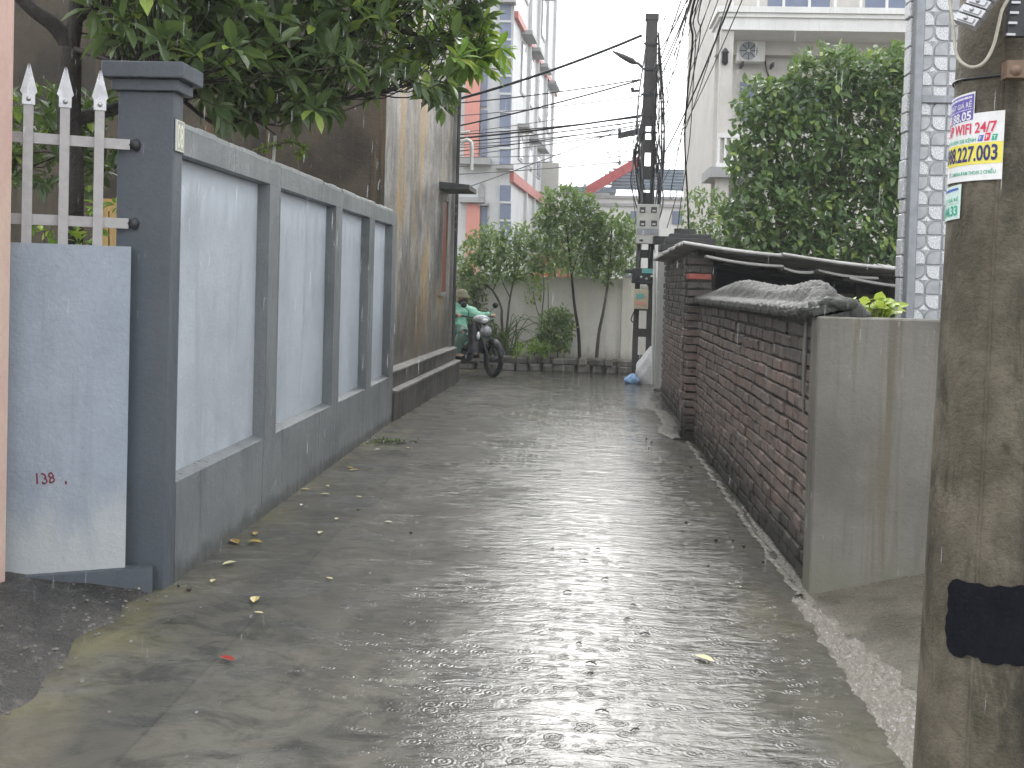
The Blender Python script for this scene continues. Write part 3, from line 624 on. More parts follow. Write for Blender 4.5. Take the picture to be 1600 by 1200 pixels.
M['st_green'] = sheetmat('sticker_green', (.05, .42, .26)); M['st_red'] = sheetmat('sticker_red', (.70, .05, .11)); M['st_navy'] = sheetmat('sticker_navy', (.035, .035, .16)); M['st_blue'] = sheetmat('sticker_blue', (.08, .14, .50)); M['st_pale'] = sheetmat('sticker_pale_green', (.62, .76, .70))
def sticker(aL, aR, zb, zt, name, label, base, items, lift=0., group=None, tilt=0.):
    mid = onpole((aL + aR) / 2, (zb + zt) / 2)
    def fn(u, v, off): return onpole(aL + (aR - aL) * u, zb + (zt - zb) * v + tilt * (u - .5), .003 + off + lift * max(0, u - .55) ** 2)
    tt = thing(name, label, 'sticker', mid)
    mb = MB().grid(lambda s, u: fn(s, u, 0), 24, 4); mb.build('paper', M[base], tt)
    for body, u0, u1, v0, v1, m, bold in items:
        if body is None: mb = MB().grid(lambda s, u: fn(u0 + (u1 - u0) * s, v0 + (v1 - v0) * u, .0007), 24, 2)
        elif body == '/': mb = MB().grid(lambda s, u: fn(u0 + (u1 - u0) * (s * .8 + u * .2), v0 + (v1 - v0) * u, .0007), 4, 2)
        else: mb = text_to(body, lambda u, v: fn(u0 + (u1 - u0) * u, v0 + (v1 - v0) * v, .0014), bold)
        mb.build('print' if body in (None, '/') else 'lettering', M[m], tt)
    return tt
aR = ang_of(1569, 225); aC = ang_of(1484, 225) - .30
sticker(aC, aR, pz_at(281), pz_at(174), 'sticker', 'large white and yellow advertising sticker reading 24/7 wrapped on the near pole', 'st_white', [
    ('LẮP WIFI 24/7', .13, .93, .70, .95, 'st_red', .02), ('TRUYỀN HÌNH 200 KÊNH', .12, .71, .575, .67, 'st_green', .012),
    ('/', .73, .80, .575, .665, 'st_blue', 0), ('/', .805, .875, .575, .69, 'st_red', 0), ('/', .88, .945, .575, .665, 'st_green', 0),
    ('F', .748, .775, .595, .645, 'st_white', .02), ('P', .825, .852, .605, .66, 'st_white', .02), ('T', .90, .925, .595, .645, 'st_white', .02),
    (None, 0.004, .996, .24, .555, 'st_yellow', 0), ('0988.227.003', .12, .95, .28, .52, 'st_navy', .025),
    ('CAMERA ĐÀM THOẠI 2 CHIỀU', .36, .94, .075, .175, 'st_green', .014), (None, .30, .315, .09, .16, 'st_navy', 0)], lift=.05)
sticker(ang_of(1487, 165) - .22, ang_of(1523, 165), pz_at(188), pz_at(141), 'sticker', 'small purple sticker with white lettering above the large one on the pole', 'st_white', [
    (None, .02, .985, .05, .93, 'st_purple', 0), (None, .2, .95, .80, .87, 'st_white', 0), ('PHÁT GIÁ RẺ', .3, .95, .50, .74, 'st_white', .01), (None, .1, .96, .42, .45, 'st_white', 0), ('88.88.05', .2, .95, .06, .37, 'st_white', .02)], tilt=.008)
sticker(ang_of(1478, 315) - .2, ang_of(1501, 315), pz_at(342), pz_at(287), 'sticker', 'small pale green sticker with green lettering below the large one on the pole', 'st_pale', [
    (None, .2, .92, .84, .91, 'st_blue', 0), ('PHÁT GIÁ RẺ', .2, .94, .52, .66, 'st_green', .01), (None, .1, .95, .455, .465, 'st_green', 0), ('88.44.33', .1, .93, .1, .40, 'st_green', .03)], tilt=.008)
# black paint patch
pa0, pa1 = ang_of(1481, 960), FA + .9; zb, zt = pz_at(1028), pz_at(907); K = 80
outl = []
for k in range(K):
    th = 2 * math.pi * k / K; cxx, szz = math.cos(th), math.sin(th); e = 7
    q = (abs(cxx) ** e + abs(szz) ** e) ** (-1 / e); uu = .5 + .5 * cxx * q + .008 * math.sin(th * 7) + .008 * math.sin(th * 19 + 1); vv = .5 + .5 * szz * q + .015 * math.sin(th * 5 + 2) + .015 * math.sin(th * 17)
    if szz < -.5 and .2 < uu < .36: vv += .08
    outl.append((uu, vv))
vs = []; fs = []
for ring in range(9):
    kf = 1 - ring / 8
    vs += [onpole(pa0 + (pa1 - pa0) * (.5 + (uu - .5) * kf), zb + (zt - zb) * (.5 + (vv - .5) * kf), .0062) for uu, vv in outl]
for ring in range(8): fs += [(ring * K + k, ring * K + (k + 1) % K, (ring + 1) * K + (k + 1) % K, (ring + 1) * K + k) for k in range(K)]
MB().add(vs, fs, True).build('paint_patch', simple('black_paint', (.006, .0065, .010), .6, 0, .3, 20, .3, .12), POLE)
# clamps and cable on the pole
pt = lambda u, v, d: atY(u, v, PYY - d)
cb = [pt(1480, -60, .08), pt(1484, 0, .10), pt(1490, 45, .13), pt(1493, 80, .15), (pt(1503, 98, .175)), pt(1520, 105, .19), pt(1538, 97, .20), pt(1552, 72, .205), pt(1560, 40, .21), pt(1566, 15, .21), pt(1580, -10, .21), pt(1600, -60, .2)]
def smooth(pts, n=6):
    pts = [Vector(p) for p in pts]; out = []
    for i in range(len(pts) - 1):
        p0, p1, p2, p3 = pts[max(i - 1, 0)], pts[i], pts[i + 1], pts[min(i + 2, len(pts) - 1)]
        for k in range(n):
            s = k / n; out.append(.5 * ((2 * p1) + (p2 - p0) * s + (2 * p0 - 5 * p1 + 4 * p2 - p3) * s * s + (3 * p1 - p0 - 3 * p2 + p3) * s ** 3))
    return out + [pts[-1]]
solo(MB().tube(smooth(cb), .0042, 8), 'cable', simple('beige_cable', (.45, .42, .34), .45, 0, .3, 60), cb[5], 'beige cable hanging in a loop on the near concrete pole', 'cable')
tt = thing('cable_clamp', 'ridged aluminium cable clamp strapped to the near concrete pole', 'clamp', pt(1530, 20, .2))
a, b = pt(1507, 40, .20), pt(1567, -45, .20); d = (b - a).normalized(); sdv = Vector((.7, -.25, .5)); sdv = (sdv - d * sdv.dot(d)).normalized(); nn = d.cross(sdv)
for i in range(6):
    c = a + d * (.012 + .026 * i); mb = MB().obox(c, d * .0105, sdv * (.030 + .002 * (i % 2)), nn * .012); mb.obox(c + nn * .013 * (1 if nn.y < 0 else -1), d * .007, sdv * .022, nn * .004); mb.build('segment', M['silver'], tt)
    MB().ellipsoid(c + nn * .018 * (1 if nn.y < 0 else -1), (.006, .006, .006), 8, 6).build('rivet', M['silver'], tt)
MB().tube([onpole(FA - 1.9 + k * .1, pz_at(116) + .004 * math.sin(k * .3), .003) for k in range(25)], .003, 5).build('wire_tie', M['iron'], POLE)
tt = thing('steel_bracket', 'dark slotted steel bracket on the right side of the near pole', 'bracket', pt(1590, 40, .2))
mb = MB(); mb.obox(pt(1592, -10, .185), (.022, 0, 0), (0, .01, 0), (.006, 0, .11)); mb.build('plate', M['iron'], tt)
for v in (4, 20, 36, 54): q = pt(1587 - (v - 4) * .16, v, .2); MB().obox(q, (.011, 0, 0), (0, .003, 0), (0, 0, .003)).build('slot_edge', M['silver'], tt)
tt = solo(MB().obox(pt(1588, 110, .19), (.03, 0, 0), (0, .02, 0), (0, 0, .022)).lathe(pt(1588, 110, .212), [(0, -.002), (.014, 0), (.016, .012), (0, .014)], 12, 'Y'), 'porcelain_block', simple('brown_porcelain', (.20, .13, .09), .4, 0, .5, 50), pt(1588, 110, .19), 'brown porcelain block fixed on the near pole', 'insulator')

# ================================================================== FOLIAGE TOOLS
def leaf_verts(wd=.36, droop=.1):
    h = wd / 2
    v = np.array([(0, 0, 0), (0, .34, .02), (0, .70, -.01 - droop * .3), (0, 1, -droop), (-h, .34, .07), (-h * .92, .68, .05 - droop * .3), (h, .34, .07), (h * .92, .68, .05 - droop * .3)])
    f = [(0, 6, 1), (0, 1, 4), (1, 6, 7, 2), (1, 2, 5, 4), (2, 7, 3), (2, 3, 5)]
    return v, f
def frame(d, up):
    d = d.normalized(); n = up - d * up.dot(d)
    if n.length < 1e-3: n = d.orthogonal()
    n.normalize(); return d.cross(n), d, n
def place_leaves(root, spots, mat, wd=.36, droop=.1, limit=0, near=None):
    """spots: (pos, dir, up, length); the largest in the picture become single leaves"""
    v, f = leaf_verts(wd, droop); o0 = WORLD_ORG[root.name]
    me = bpy.data.meshes.new('leaf'); me.from_pydata([tuple(q) for q in v], [], f); me.materials.append(mat)
    if limit:
        def vis(s):
            u, w_ = proj_u(s[0]); return (0 <= u <= 1600 and 0 <= w_ <= 1200, s[3] / (s[0] - CAMP).length)
        spots = sorted(spots, key=vis, reverse=True)
    V = []; FF = []
    for i, (p, d, up, l) in enumerate(spots):
        a, b, c = frame(d, up)
        if i < limit:
            o = link('leaf', me, root); o.matrix_local = Matrix(((a.x * l, b.x * l, c.x * l, p.x - o0.x), (a.y * l, b.y * l, c.y * l, p.y - o0.y), (a.z * l, b.z * l, c.z * l, p.z - o0.z), (0, 0, 0, 1)))
        else:
            R = np.array([a, b, c]) * l; base = len(V) * len(v); V.append(v @ R + np.array(p)); FF += [tuple(k + base for k in q) for q in f]
    if V:
        me2 = bpy.data.meshes.new('crown'); me2.from_pydata([tuple(q) for q in (np.concatenate(V) - np.array(o0))], [], FF); me2.materials.append(mat)
        o = link('crown', me2, root); o['kind'] = 'stuff'; return o
def inpoly(x, y, P):
    c = False; n = len(P)
    for i in range(n):
        x1, y1 = P[i]; x2, y2 = P[(i + 1) % n]
        if (y1 > y) != (y2 > y) and x < (x2 - x1) * (y - y1) / (y2 - y1) + x1: c = not c
    return c
def sample_poly(P):
    x0, x1 = min(p[0] for p in P), max(p[0] for p in P); y0, y1 = min(p[1] for p in P), max(p[1] for p in P)
    while True:
        x, y = random.uniform(x0, x1), random.uniform(y0, y1)
        if inpoly(x, y, P): return x, y
def rdir(zb=0.): return Vector((random.gauss(0, 1), random.gauss(0, 1), random.gauss(0, 1) + zb)).normalized()

# ================================================================== BIG TREE OVER THE LEFT WALL
T = thing('tree', 'large dark glossy leaved tree overhanging the panelled wall on the left', 'tree', (-3.12, 6.5, 0))
limbs = []
def limb(pts, r0, r1, name='limb'):
    P = smooth([Vector(p) for p in pts], 5); n = len(P); MB().tube(P, [r0 + (r1 - r0) * i / (n - 1) for i in range(n)], 8).build(name, M['bark'], T); limbs.extend(P)
w3 = lambda l: [atY(u, v, Y) for u, v, Y in l]
base = Vector((-3.12, 6.5, -.02)); fork = atY(110, 75, 6.5)
limb([base, (-3.10, 6.5, .9), atY(112, 300, 6.5), atY(108, 180, 6.5), fork], .082, .070, 'trunk')
limb([fork] + w3([(85, 40, 6.45), (40, 5, 6.4), (-40, -90, 6.3)]), .055, .03)
limb([fork] + w3([(118, 30, 6.5), (125, -40, 6.5), (160, -180, 6.6)]), .055, .03)
limb([atY(110, 190, 6.5)] + w3([(180, 170, 6.8), (250, 160, 7.1), (330, 138, 7.4), (465, 82, 7.8), (600, 45, 8.3), (700, 70, 8.8), (765, 85, 9.0)]), .045, .008)
limb(w3([(330, 138, 7.4), (430, 165, 7.6), (560, 150, 8.0), (660, 130, 8.5), (690, 150, 8.7)]), .022, .007)
limb(w3([(230, 165, 7.0), (300, 60, 7.2), (400, -40, 7.6), (560, -110, 8.2), (650, -80, 8.5)]), .03, .01)
limb(w3([(280, 152, 7.2), (340, 195, 7.3), (390, 185, 7.4), (430, 210, 7.6)]), .016, .006)
limb(w3([(118, 30, 6.5), (250, -60, 6.8), (380, -160, 7.2)]), .035, .012)
limb([fork] + w3([(160, 90, 6.3), (230, 120, 6.2), (260, 130, 6.2)]), .02, .006)
CP = [(130, -230), (700, -230), (750, -60), (765, 40), (788, 85), (765, 110), (735, 110), (712, 135), (692, 180), (672, 165), (655, 140), (620, 135), (590, 165), (560, 150), (540, 165), (510, 185), (480, 185), (440, 205), (400, 185), (350, 195), (310, 175), (300, 140), (250, 105), (190, 100), (160, 70), (140, 30)]
CP = [(u, v - 10) for u, v in CP]
L1 = []; L2 = []; tw = MB()
LP = np.array([tuple(p) for p in limbs])
def whorl(c, out, n, l0, l1, dest, droop=.35):
    a, b, n_ = frame(out, Vector((0, 0, 1)))
    for k in range(n):
        th = 2 * math.pi * k / n + random.uniform(-.4, .4); el = random.uniform(.25, .9)
        d = (out * el + (a * math.cos(th) + n_ * math.sin(th)) * random.uniform(.6, 1)); d.z -= droop * random.uniform(.2, 1.5)
        dest.append((c + d * .01, d.normalized(), (Vector((0, 0, 1)) + rdir() * .55), random.uniform(l0, l1)))
for i in range(1080):
    u, v = sample_poly(CP); Y = float(np.interp(u, [130, 780], [6.3, 8.9])) + random.gauss(0, .55); c = atY(u, v, Y)
    if u > 720: c = atY(u, v, 8.9 + random.uniform(-.3, .2))
    j = int(np.argmin(((LP - np.array(c)) ** 2).sum(1))); q = Vector(LP[j]); out = (c - q); dist = out.length; out = (out.normalized() + Vector((0, 0, .15)) + rdir() * .5).normalized()
    mid = q.lerp(c, .5) + Vector((0, 0, -.06 * dist)) + rdir() * .03
    if dist < 1.1: tw.tube(smooth([q, mid, c], 3), [.006, .006, .005, .005, .004, .004, .003], 4, False)
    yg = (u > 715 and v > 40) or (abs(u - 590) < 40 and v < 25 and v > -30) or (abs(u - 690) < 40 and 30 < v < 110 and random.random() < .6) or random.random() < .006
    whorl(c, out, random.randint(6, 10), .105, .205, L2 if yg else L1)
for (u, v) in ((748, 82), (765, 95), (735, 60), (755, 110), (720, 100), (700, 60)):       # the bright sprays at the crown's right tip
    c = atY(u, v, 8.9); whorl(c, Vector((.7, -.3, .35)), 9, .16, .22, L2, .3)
tw.build('twig', M['bark'], T)['kind'] = 'stuff'
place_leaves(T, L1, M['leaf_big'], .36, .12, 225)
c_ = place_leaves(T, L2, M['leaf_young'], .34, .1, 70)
# shrubs behind the fence
t = thing('shrub', 'dark leafy shrub behind the steel fence', 'shrub', (-3.3, 7.4, 0)); sp = []
SPp = [(0, 150), (90, 140), (190, 150), (190, 270), (150, 300), (0, 290)]
lb = atY(100, 240, 7.4); MB().tube([(-3.3, 7.4, -.02), (lb.x, 7.4, 1.2), lb], [.03, .022, .012], 7).build('stem', M['bark'], t)
for i in range(110):
    u, v = sample_poly(SPp); c = atY(u, v, random.uniform(7.0, 7.9)); whorl(c, rdir(.5), random.randint(5, 8), .09, .15, sp)
    if i % 6 == 0: MB().tube([lb, lb.lerp(c, .5) + rdir() * .05, c], [.008, .006, .004], 4).build('stem', M['bark'], t)
place_leaves(t, sp, M['leaf_big'], .4, .1, 60)
t = thing('shrub', 'low yellow green leaved plant behind the steel fence near the pillar', 'shrub', (-3.2, 6.0, 0)); sp = []
for u0, v0 in ((70, 360), (170, 330), (150, 350), (120, 370)):
    c = atY(u0, v0, 6.0); MB().tube([(c.x, 6, 0), (c.x + .02, 6, .9), c], [.008, .006, .003], 5).build('stem', M['bark'], t)
    for k in range(4): whorl(c + rdir() * .07, rdir(.6), 5, .04, .08, sp)
place_leaves(t, sp, M['leaf_young'], .45, .1, 40)
t = thing('vine', 'yellow green vine sprig behind the coping of the panelled wall', 'vine', (-2.3, 8.0, 0)); sp = []
stp = w3([(405, 232, 7.9), (430, 228, 7.95), (455, 222, 8.0), (475, 232, 8.0), (465, 246, 8.0)]); MB().tube([(stp[0].x, 7.9, 0), (stp[0].x, 7.9, 1.6)] + smooth(stp), .004, 5).build('stem', M['bark2'], t)
for p in smooth(stp, 12):
    for k in range(2): sp.append((p + rdir() * .015, rdir(.2), Vector((0, 0, 1)) + rdir() * .4, random.uniform(.03, .065)))
place_leaves(t, sp, M['leaf_young'], .5, .1, 60)

# ================================================================== FICUS AND RIGHT-HAND PLANTS
def bushy(name, label, cat, base, poly, Yr, n, l0, l1, mat, wd, limit, stems, bark='bark2', zb=-.25, top_mat=None, top=0., depth_noise=.5, group=None):
    T = thing(name, label, cat, base, group); sp = []; sp2 = []
    vmin = min(p[1] for p in poly); vmax = max(p[1] for p in poly)
    for pts, r0, r1 in stems: 
        P = smooth([Vector(p) for p in pts], 4); m = len(P); MB().tube(P, [r0 + (r1 - r0) * i / (m - 1) for i in range(m)], 7).build('trunk', M[bark], T)
    while len(sp) + len(sp2) < n:
        u, v = sample_poly(poly); k = (math.sin(u * .045 + v * .021) + math.sin(u * .021 - v * .052 + 1.7) + math.sin(u * .083 + v * .071)) / 3
        Y = Yr[0] + (Yr[1] - Yr[0]) * min(1, abs(random.gauss(0, .42))) + depth_noise * (.5 + .5 * k)
        c = atY(u, v, Y)
        for q in range(random.randint(3, 6)):
            up_ = max(0, 1 - (v - vmin) / 60); d = rdir(zb + .9 * up_); d.y -= .35
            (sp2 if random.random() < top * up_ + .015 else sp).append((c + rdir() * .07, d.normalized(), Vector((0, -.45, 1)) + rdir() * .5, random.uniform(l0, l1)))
    place_leaves(T, sp, M[mat], wd, .1, limit)
    if sp2: place_leaves(T, sp2, M[top_mat or 'leaf_young'], wd, .1, 0)
    return T
FP = [(1135, 425), (1118, 395), (1128, 330), (1150, 290), (1138, 255), (1148, 215), (1152, 160), (1168, 132), (1200, 122), (1232, 140), (1236, 100), (1262, 84), (1300, 73), (1340, 86), (1372, 84), (1400, 70), (1450, 70), (1450, 440)]
fb = Vector((3.3, 16.0, 0))
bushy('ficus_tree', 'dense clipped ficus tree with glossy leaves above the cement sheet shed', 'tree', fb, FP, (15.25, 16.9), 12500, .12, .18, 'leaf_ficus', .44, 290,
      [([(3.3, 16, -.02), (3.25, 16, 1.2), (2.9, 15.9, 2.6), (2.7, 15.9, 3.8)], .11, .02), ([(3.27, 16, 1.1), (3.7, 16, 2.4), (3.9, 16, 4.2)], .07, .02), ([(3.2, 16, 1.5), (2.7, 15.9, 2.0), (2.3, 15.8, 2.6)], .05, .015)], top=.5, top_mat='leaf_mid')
bushy('shrub', 'loose pale green bush behind the stepped dark pillar', 'shrub', (2.3, 19, 0), [(1062, 330), (1080, 300), (1110, 298), (1150, 315), (1160, 390), (1130, 400), (1095, 395), (1070, 370)], (18.4, 19.6), 700, .09, .15, 'leaf_mid', .34, 0,
      [([(2.3, 19, -.02), (2.25, 19, 1.2), (2.2, 19, 2.4)], .03, .01)])
bushy('tree', 'edge of a leafy treetop beside the upper balcony', 'tree', (3.9, 29, 0), [(1100, -40), (1135, -60), (1140, 15), (1128, 30), (1118, 52), (1104, 50), (1100, 30)], (28.6, 29.6), 420, .12, .2, 'leaf_mid', .36, 0,
      [([(3.9, 29, -.02), (3.85, 29, 4.5), tuple(atY(1120, 10, 29))], .14, .03)])
t = thing('potted_plant', 'plant with bright lime round leaves behind the rendered end wall', 'plant', (1.7, 6.3, 0)); sp = []
MB().lathe((1.68, 6.3, .12), [(.14, 0), (.2, .3), (.21, .3), (.21, .33), (.0, .33)], 16).build('pot', M['dark_concrete'], t)
for i in range(40):
    u = random.uniform(1312, 1400); v = random.uniform(470, 490); c = atY(u, v, random.uniform(6.2, 6.45)); MB().tube([(1.68, 6.3, .4), (1.68 + (c.x - 1.68) * .4, 6.3, 1.1), c], .004, 4).build('stem', M['leaf_young'], t)
    for k in range(2): sp.append((c + rdir() * .02, Vector((random.gauss(0, 1), random.gauss(-.3, .8), random.uniform(-.1, .4))), Vector((0, -.6, 1)) + rdir() * .3, random.uniform(.05, .085)))
place_leaves(t, sp, M['leaf_lime'], .85, .05, 80)

# ================================================================== FAR GARDEN
M['bwall'] = plaster('cream_grey_render', (.78, .755, .69), (.58, .56, .51), .6, .5, .6, .3, drip=(.74, .69, .56), foot=(.3, .28, .21), foot_h=.4, top=(.2, .2, .17), top_z=1.78, top_w=.12)
BW = 19.8
t = thing('boundary_wall', 'cream grey stained garden wall closing the far end of the alley', 'wall', (-1.5, BW, 0))
MB().box(-9, .86, BW, BW + .18, -.02, 1.66).build('wall_body', M['bwall'], t)
MB().box(.862, 1.02, BW - .05, BW + .2, -.02, 1.72).build('pier', M['bwall'], t)
MB().box(1.022, 6, BW + .02, BW + .2, -.02, 1.70).build('wall_body', M['bwall'], t)
t = thing('planter', 'planting bed edged with a low mossy rubble stone kerb at the far wall', 'planter', (-.6, 19.3, 0))
MB().box(-6.5, .98, 19.06, BW - .055, -.02, .20).build('soil', M['ground'], t)
M['stone'] = plaster('rubble_stone', (.20, .19, .17), (.075, .075, .06), .9, .5, .6, .8, scale=3, drip=(.34, .33, .3))
x = -6.5
while x < .95:
    for r in range(2):
        l = random.uniform(.14, .3); h = .13
        cxx = x + random.uniform(0, .05); mb = MB().bevel_box(cxx, cxx + l, 18.92 + random.uniform(-.02, .03), 19.08, -.02 + r * h, -.02 + (r + 1) * h + random.uniform(0, .03), .03); mb.v = [(a + random.uniform(-.012, .012), b + random.uniform(-.01, .01), c) for a, b, c in mb.v]
        mb.build('stone', M['stone'], t)
    x += random.uniform(.18, .26)
def gtree(label, stems, poly, n, mat, l0, l1, Y0, wd=.38, bark='bark2', limit=0, name='tree', cat='tree', dn=.25, grp=None):
    b = G(*stems[0][0][0]) if False else atY(stems[0][0][0][0], stems[0][0][0][1], Y0); base = Vector((b.x, Y0, .18))
    st = []
    for pts, r0, r1 in stems:
        P = [atY(u, v, Y0) for u, v in pts]
        st.append((P, r0, r1))
    st[0][0][0] = base
    return bushy(name, label, cat, base, poly, (Y0 - .35, Y0 + .35), n, l0, l1, mat, wd, limit, st, bark, -.1, 'leaf_mid', .0, dn, grp)
gtree('small tree with two forked grey stems behind the scooter', [([(788, 556), (784, 500), (783, 480), (768, 452), (745, 438), (735, 415)], .028, .012), ([(790, 545), (793, 500), (797, 465), (804, 430), (806, 395)], .024, .010), ([(770, 455), (780, 430), (785, 400)], .012, .007), ([(797, 465), (785, 440), (775, 410)], .012, .007)],
      [(716, 445), (713, 410), (732, 370), (760, 352), (800, 350), (840, 368), (846, 400), (832, 428), (800, 440), (770, 440), (745, 452)], 1900, 'leaf_mid', .08, .14, 19.45)
gtree('thin young tree with yellow green leaves at the middle of the far wall', [([(846, 555), (846, 500), (850, 455), (848, 420)], .014, .007), ([(846, 505), (838, 480), (833, 455)], .009, .006), ([(855, 555), (857, 500), (856, 440)], .01, .006)],
      [(824, 470), (822, 445), (832, 420), (862, 418), (860, 440), (845, 452), (840, 470)], 190, 'leaf_young', .06, .1, 19.5)
gtree('slim dark trunked tree standing upright in the middle of the far bed', [([(906, 552), (904, 520), (898, 480), (893, 430), (888, 380), (880, 330)], .034, .012), ([(893, 430), (905, 390), (915, 350)], .014, .008)],
      [(836, 432), (832, 385), (842, 330), (852, 300), (880, 290), (915, 302), (940, 325), (945, 365), (940, 408), (915, 425), (880, 420), (850, 425)], 2700, 'leaf_mid', .08, .14, 19.4, bark='bark')
gtree('leaning mossy trunked tree beside the far utility pole', [([(932, 552), (936, 520), (943, 485), (950, 440), (955, 390), (955, 350)], .034, .012)],
      [(912, 425), (920, 380), (938, 340), (965, 330), (988, 342), (992, 395), (985, 425), (955, 442), (935, 435)], 1350, 'leaf_mid', .08, .14, 19.5)
gtree('bushy green shrub between the young tree and the dark trunk', [([(872, 552), (871, 530), (868, 500)], .014, .006), ([(875, 552), (880, 525)], .01, .005)],
      [(846, 548), (842, 515), (852, 490), (875, 480), (893, 495), (896, 525), (885, 548)], 1500, 'leaf_mid', .06, .10, 19.25, name='shrub', cat='shrub')
gtree('low bright green tufted plant on the far stone kerb', [([(835, 552), (835, 545)], .01, .006)], [(806, 553), (812, 540), (830, 532), (855, 538), (862, 553)], 190, 'leaf_young', .09, .16, 19.1, .2, name='shrub', cat='shrub')
gtree('dark overgrown shrub at the left end of the far bed', [([(735, 552), (738, 500), (740, 460)], .02, .008)], [(700, 555), (705, 470), (725, 440), (755, 450), (765, 500), (790, 530), (800, 552)], 1300, 'leaf_big', .07, .13, 19.55, name='shrub', cat='shrub')
t = thing('grass_clump', 'arching strap leaved clump below the forked tree', 'plant', (-1.1, 19.25, .2)); mb = MB()
for i in range(34):
    b0 = atY(random.uniform(765, 815), 553, 19.25 + random.uniform(-.1, .1)); b0.z = .2; d = Vector((random.gauss(0, .5), random.gauss(0, .25), 0)); hgt = random.uniform(.35, .8)
    P = [b0, b0 + d * .3 + Vector((0, 0, hgt * .6)), b0 + d * .8 + Vector((0, 0, hgt)), b0 + d * 1.4 + Vector((0, 0, hgt * .8))]; P = smooth(P, 3); MB().tube(P, [.012 * (1 - k / len(P)) + .002 for k in range(len(P))], 3).build('blade', M['leaf_mid'], t)
bushy('hedge', 'tall green trees massed behind the far garden wall', 'hedge', (.2, 21.4, 0), [(716, 425), (720, 385), (760, 375), (800, 372), (830, 378), (870, 350), (940, 340), (992, 345), (1000, 430)], (21, 22), 1500, .09, .15, 'leaf_mid', .38, 0, [([(x_, 21.5, -.02), (x_, 21.5, 1.8)], .05, .03) for x_ in (-1.6, -.4, .6)])

# ================================================================== FAR UTILITY POLE
M['pole_dark'] = plaster('wet_dark_concrete', (.085, .08, .075), (.04, .038, .036), .7, .5, .5, .4)
FX, FY, FZ = 1.10, 17.5, 5.75
FP_ = thing('utility_pole', 'far slotted concrete utility pole tangled with cables beside the white post', 'utility pole', (FX, FY, 0))
hwid = lambda z: .155 - .0115 * z                      # half width
for s in (-1, 1):
    q = [(FX + s * hwid(0) - s * .0, z) for z in (0,)]
    mb = MB(); vs = []
    for z in (-.02, FZ):
        o_, i_ = FX + s * hwid(z), FX + s * (hwid(z) - .085 + .006 * z)
        vs += [(o_, FY - .09 + .006 * z, z), (o_, FY + .09 - .006 * z, z), (i_, FY + .09 - .006 * z, z), (i_, FY - .09 + .006 * z, z)]
    mb.add(vs, [(0, 1, 2, 3), (7, 6, 5, 4), (0, 4, 5, 1), (1, 5, 6, 2), (2, 6, 7, 3), (3, 7, 4, 0)]); mb.build('leg', M['pole_dark'], FP_)
z = .30
while z < 4.1:
    wv = hwid(z) - .08 + .006 * z; MB().box(FX - wv, FX + wv, FY - .06 + .004 * z, FY + .06 - .004 * z, z, z + (.13 if z < 2 else .2)).build('rung', M['pole_dark'], FP_); z += .42
wv = hwid(4.6) - .045; MB().box(FX - wv, FX + wv, FY - .055, FY + .055, 4.22, FZ - .002).build('web', M['pole_dark'], FP_)
MB().box(FX - .105, FX + .105, FY - .065, FY + .065, FZ + .001, FZ + .10).build('pole_cap', M['pole_dark'], FP_)
for z in (3.95, 4.55, 4.95, 5.35): MB().box(FX - hwid(z) - .03, FX + hwid(z) + .03, FY - .085, FY - .075, z, z + .035).build('steel_band', M['iron'], FP_)
py = lambda u, v, d=.12: atY(u, v, FY - d)
def boxpx(u0, v0, u1, v1, Y, th, b=.008):
    a_, b_ = atY(u0, (v0 + v1) / 2, Y), atY(u1, (v0 + v1) / 2, Y); z0, z1 = atY((u0 + u1) / 2, v1, Y).z, atY((u0 + u1) / 2, v0, Y).z
    return (a_.x, b_.x, Y, Y + th, z0, z1)
M['metal_box'] = simple('meter_grey', (.50, .49, .45), .4, .2, .25, 12); M['beige_box'] = simple('meter_beige', (.55, .47, .34), .45, 0, .25, 12)
M['dark_glass'] = simple('dark_glass', (.06, .06, .06), .15, 0, .2, 8); M['teal'] = simple('teal_label', (.15, .45, .42), .4, 0, .1, 30); M['label_red'] = simple('red_label', (.75, .35, .28), .5, 0, .1, 30)
bx = boxpx(995, 319, 1030, 381, 17.2, .2); t = thing('meter_box', 'grey electric meter cabinet with four small windows on the far pole', 'meter box', (bx[0], 17.3, bx[4]))
MB().bevel_box(*bx, .008).build('cabinet', M['metal_box'], t)
for u, v in ((1004, 328), (1022, 328), (1004, 349), (1022, 349)):
    b = boxpx(u - 4.5, v - 4.5, u + 4.5, v + 4.5, 17.19, .012); w_ = MB().box(*b).build('meter_window', M['dark_glass'], t)
    MB().box(b[0] + .02, b[1] - .02, b[2] - .004, b[2] - .0005, b[4] + .02, b[4] + .045).build('dial', M['metal_box'], w_)
b = boxpx(995.5, 357, 1029.5, 367, 17.192, .01); MB().box(*b).build('vent_panel', M['gate'], t)
b = boxpx(999, 374, 1005, 377, 17.192, .01); MB().box(*b).build('nameplate', M['iron'], t)
bx = boxpx(988, 419, 1023, 443, 17.2, .22); t = thing('junction_box', 'black cable junction box with teal label on the far pole', 'junction box', (bx[0], 17.3, bx[4]))
MB().bevel_box(*bx, .01).build('casing', M['iron'], t); b = boxpx(1003, 420, 1021, 427, 17.19, .011); MB().box(*b).build('label_plate', M['teal'], t)
for u, v in ((1002, 433), (1010, 436), (1018, 432)): MB().ellipsoid(atY(u, v, 17.19), (.022, .02, .022), 8, 6).build('connector', M['metal_box'], t)
b = boxpx(976, 421, 989, 427, 17.25, .12); MB().bevel_box(*b, .008).build('arm', M['iron'], t); b = boxpx(977, 429, 988, 434, 17.25, .12); MB().bevel_box(*b, .008).build('arm', M['gate'], t)
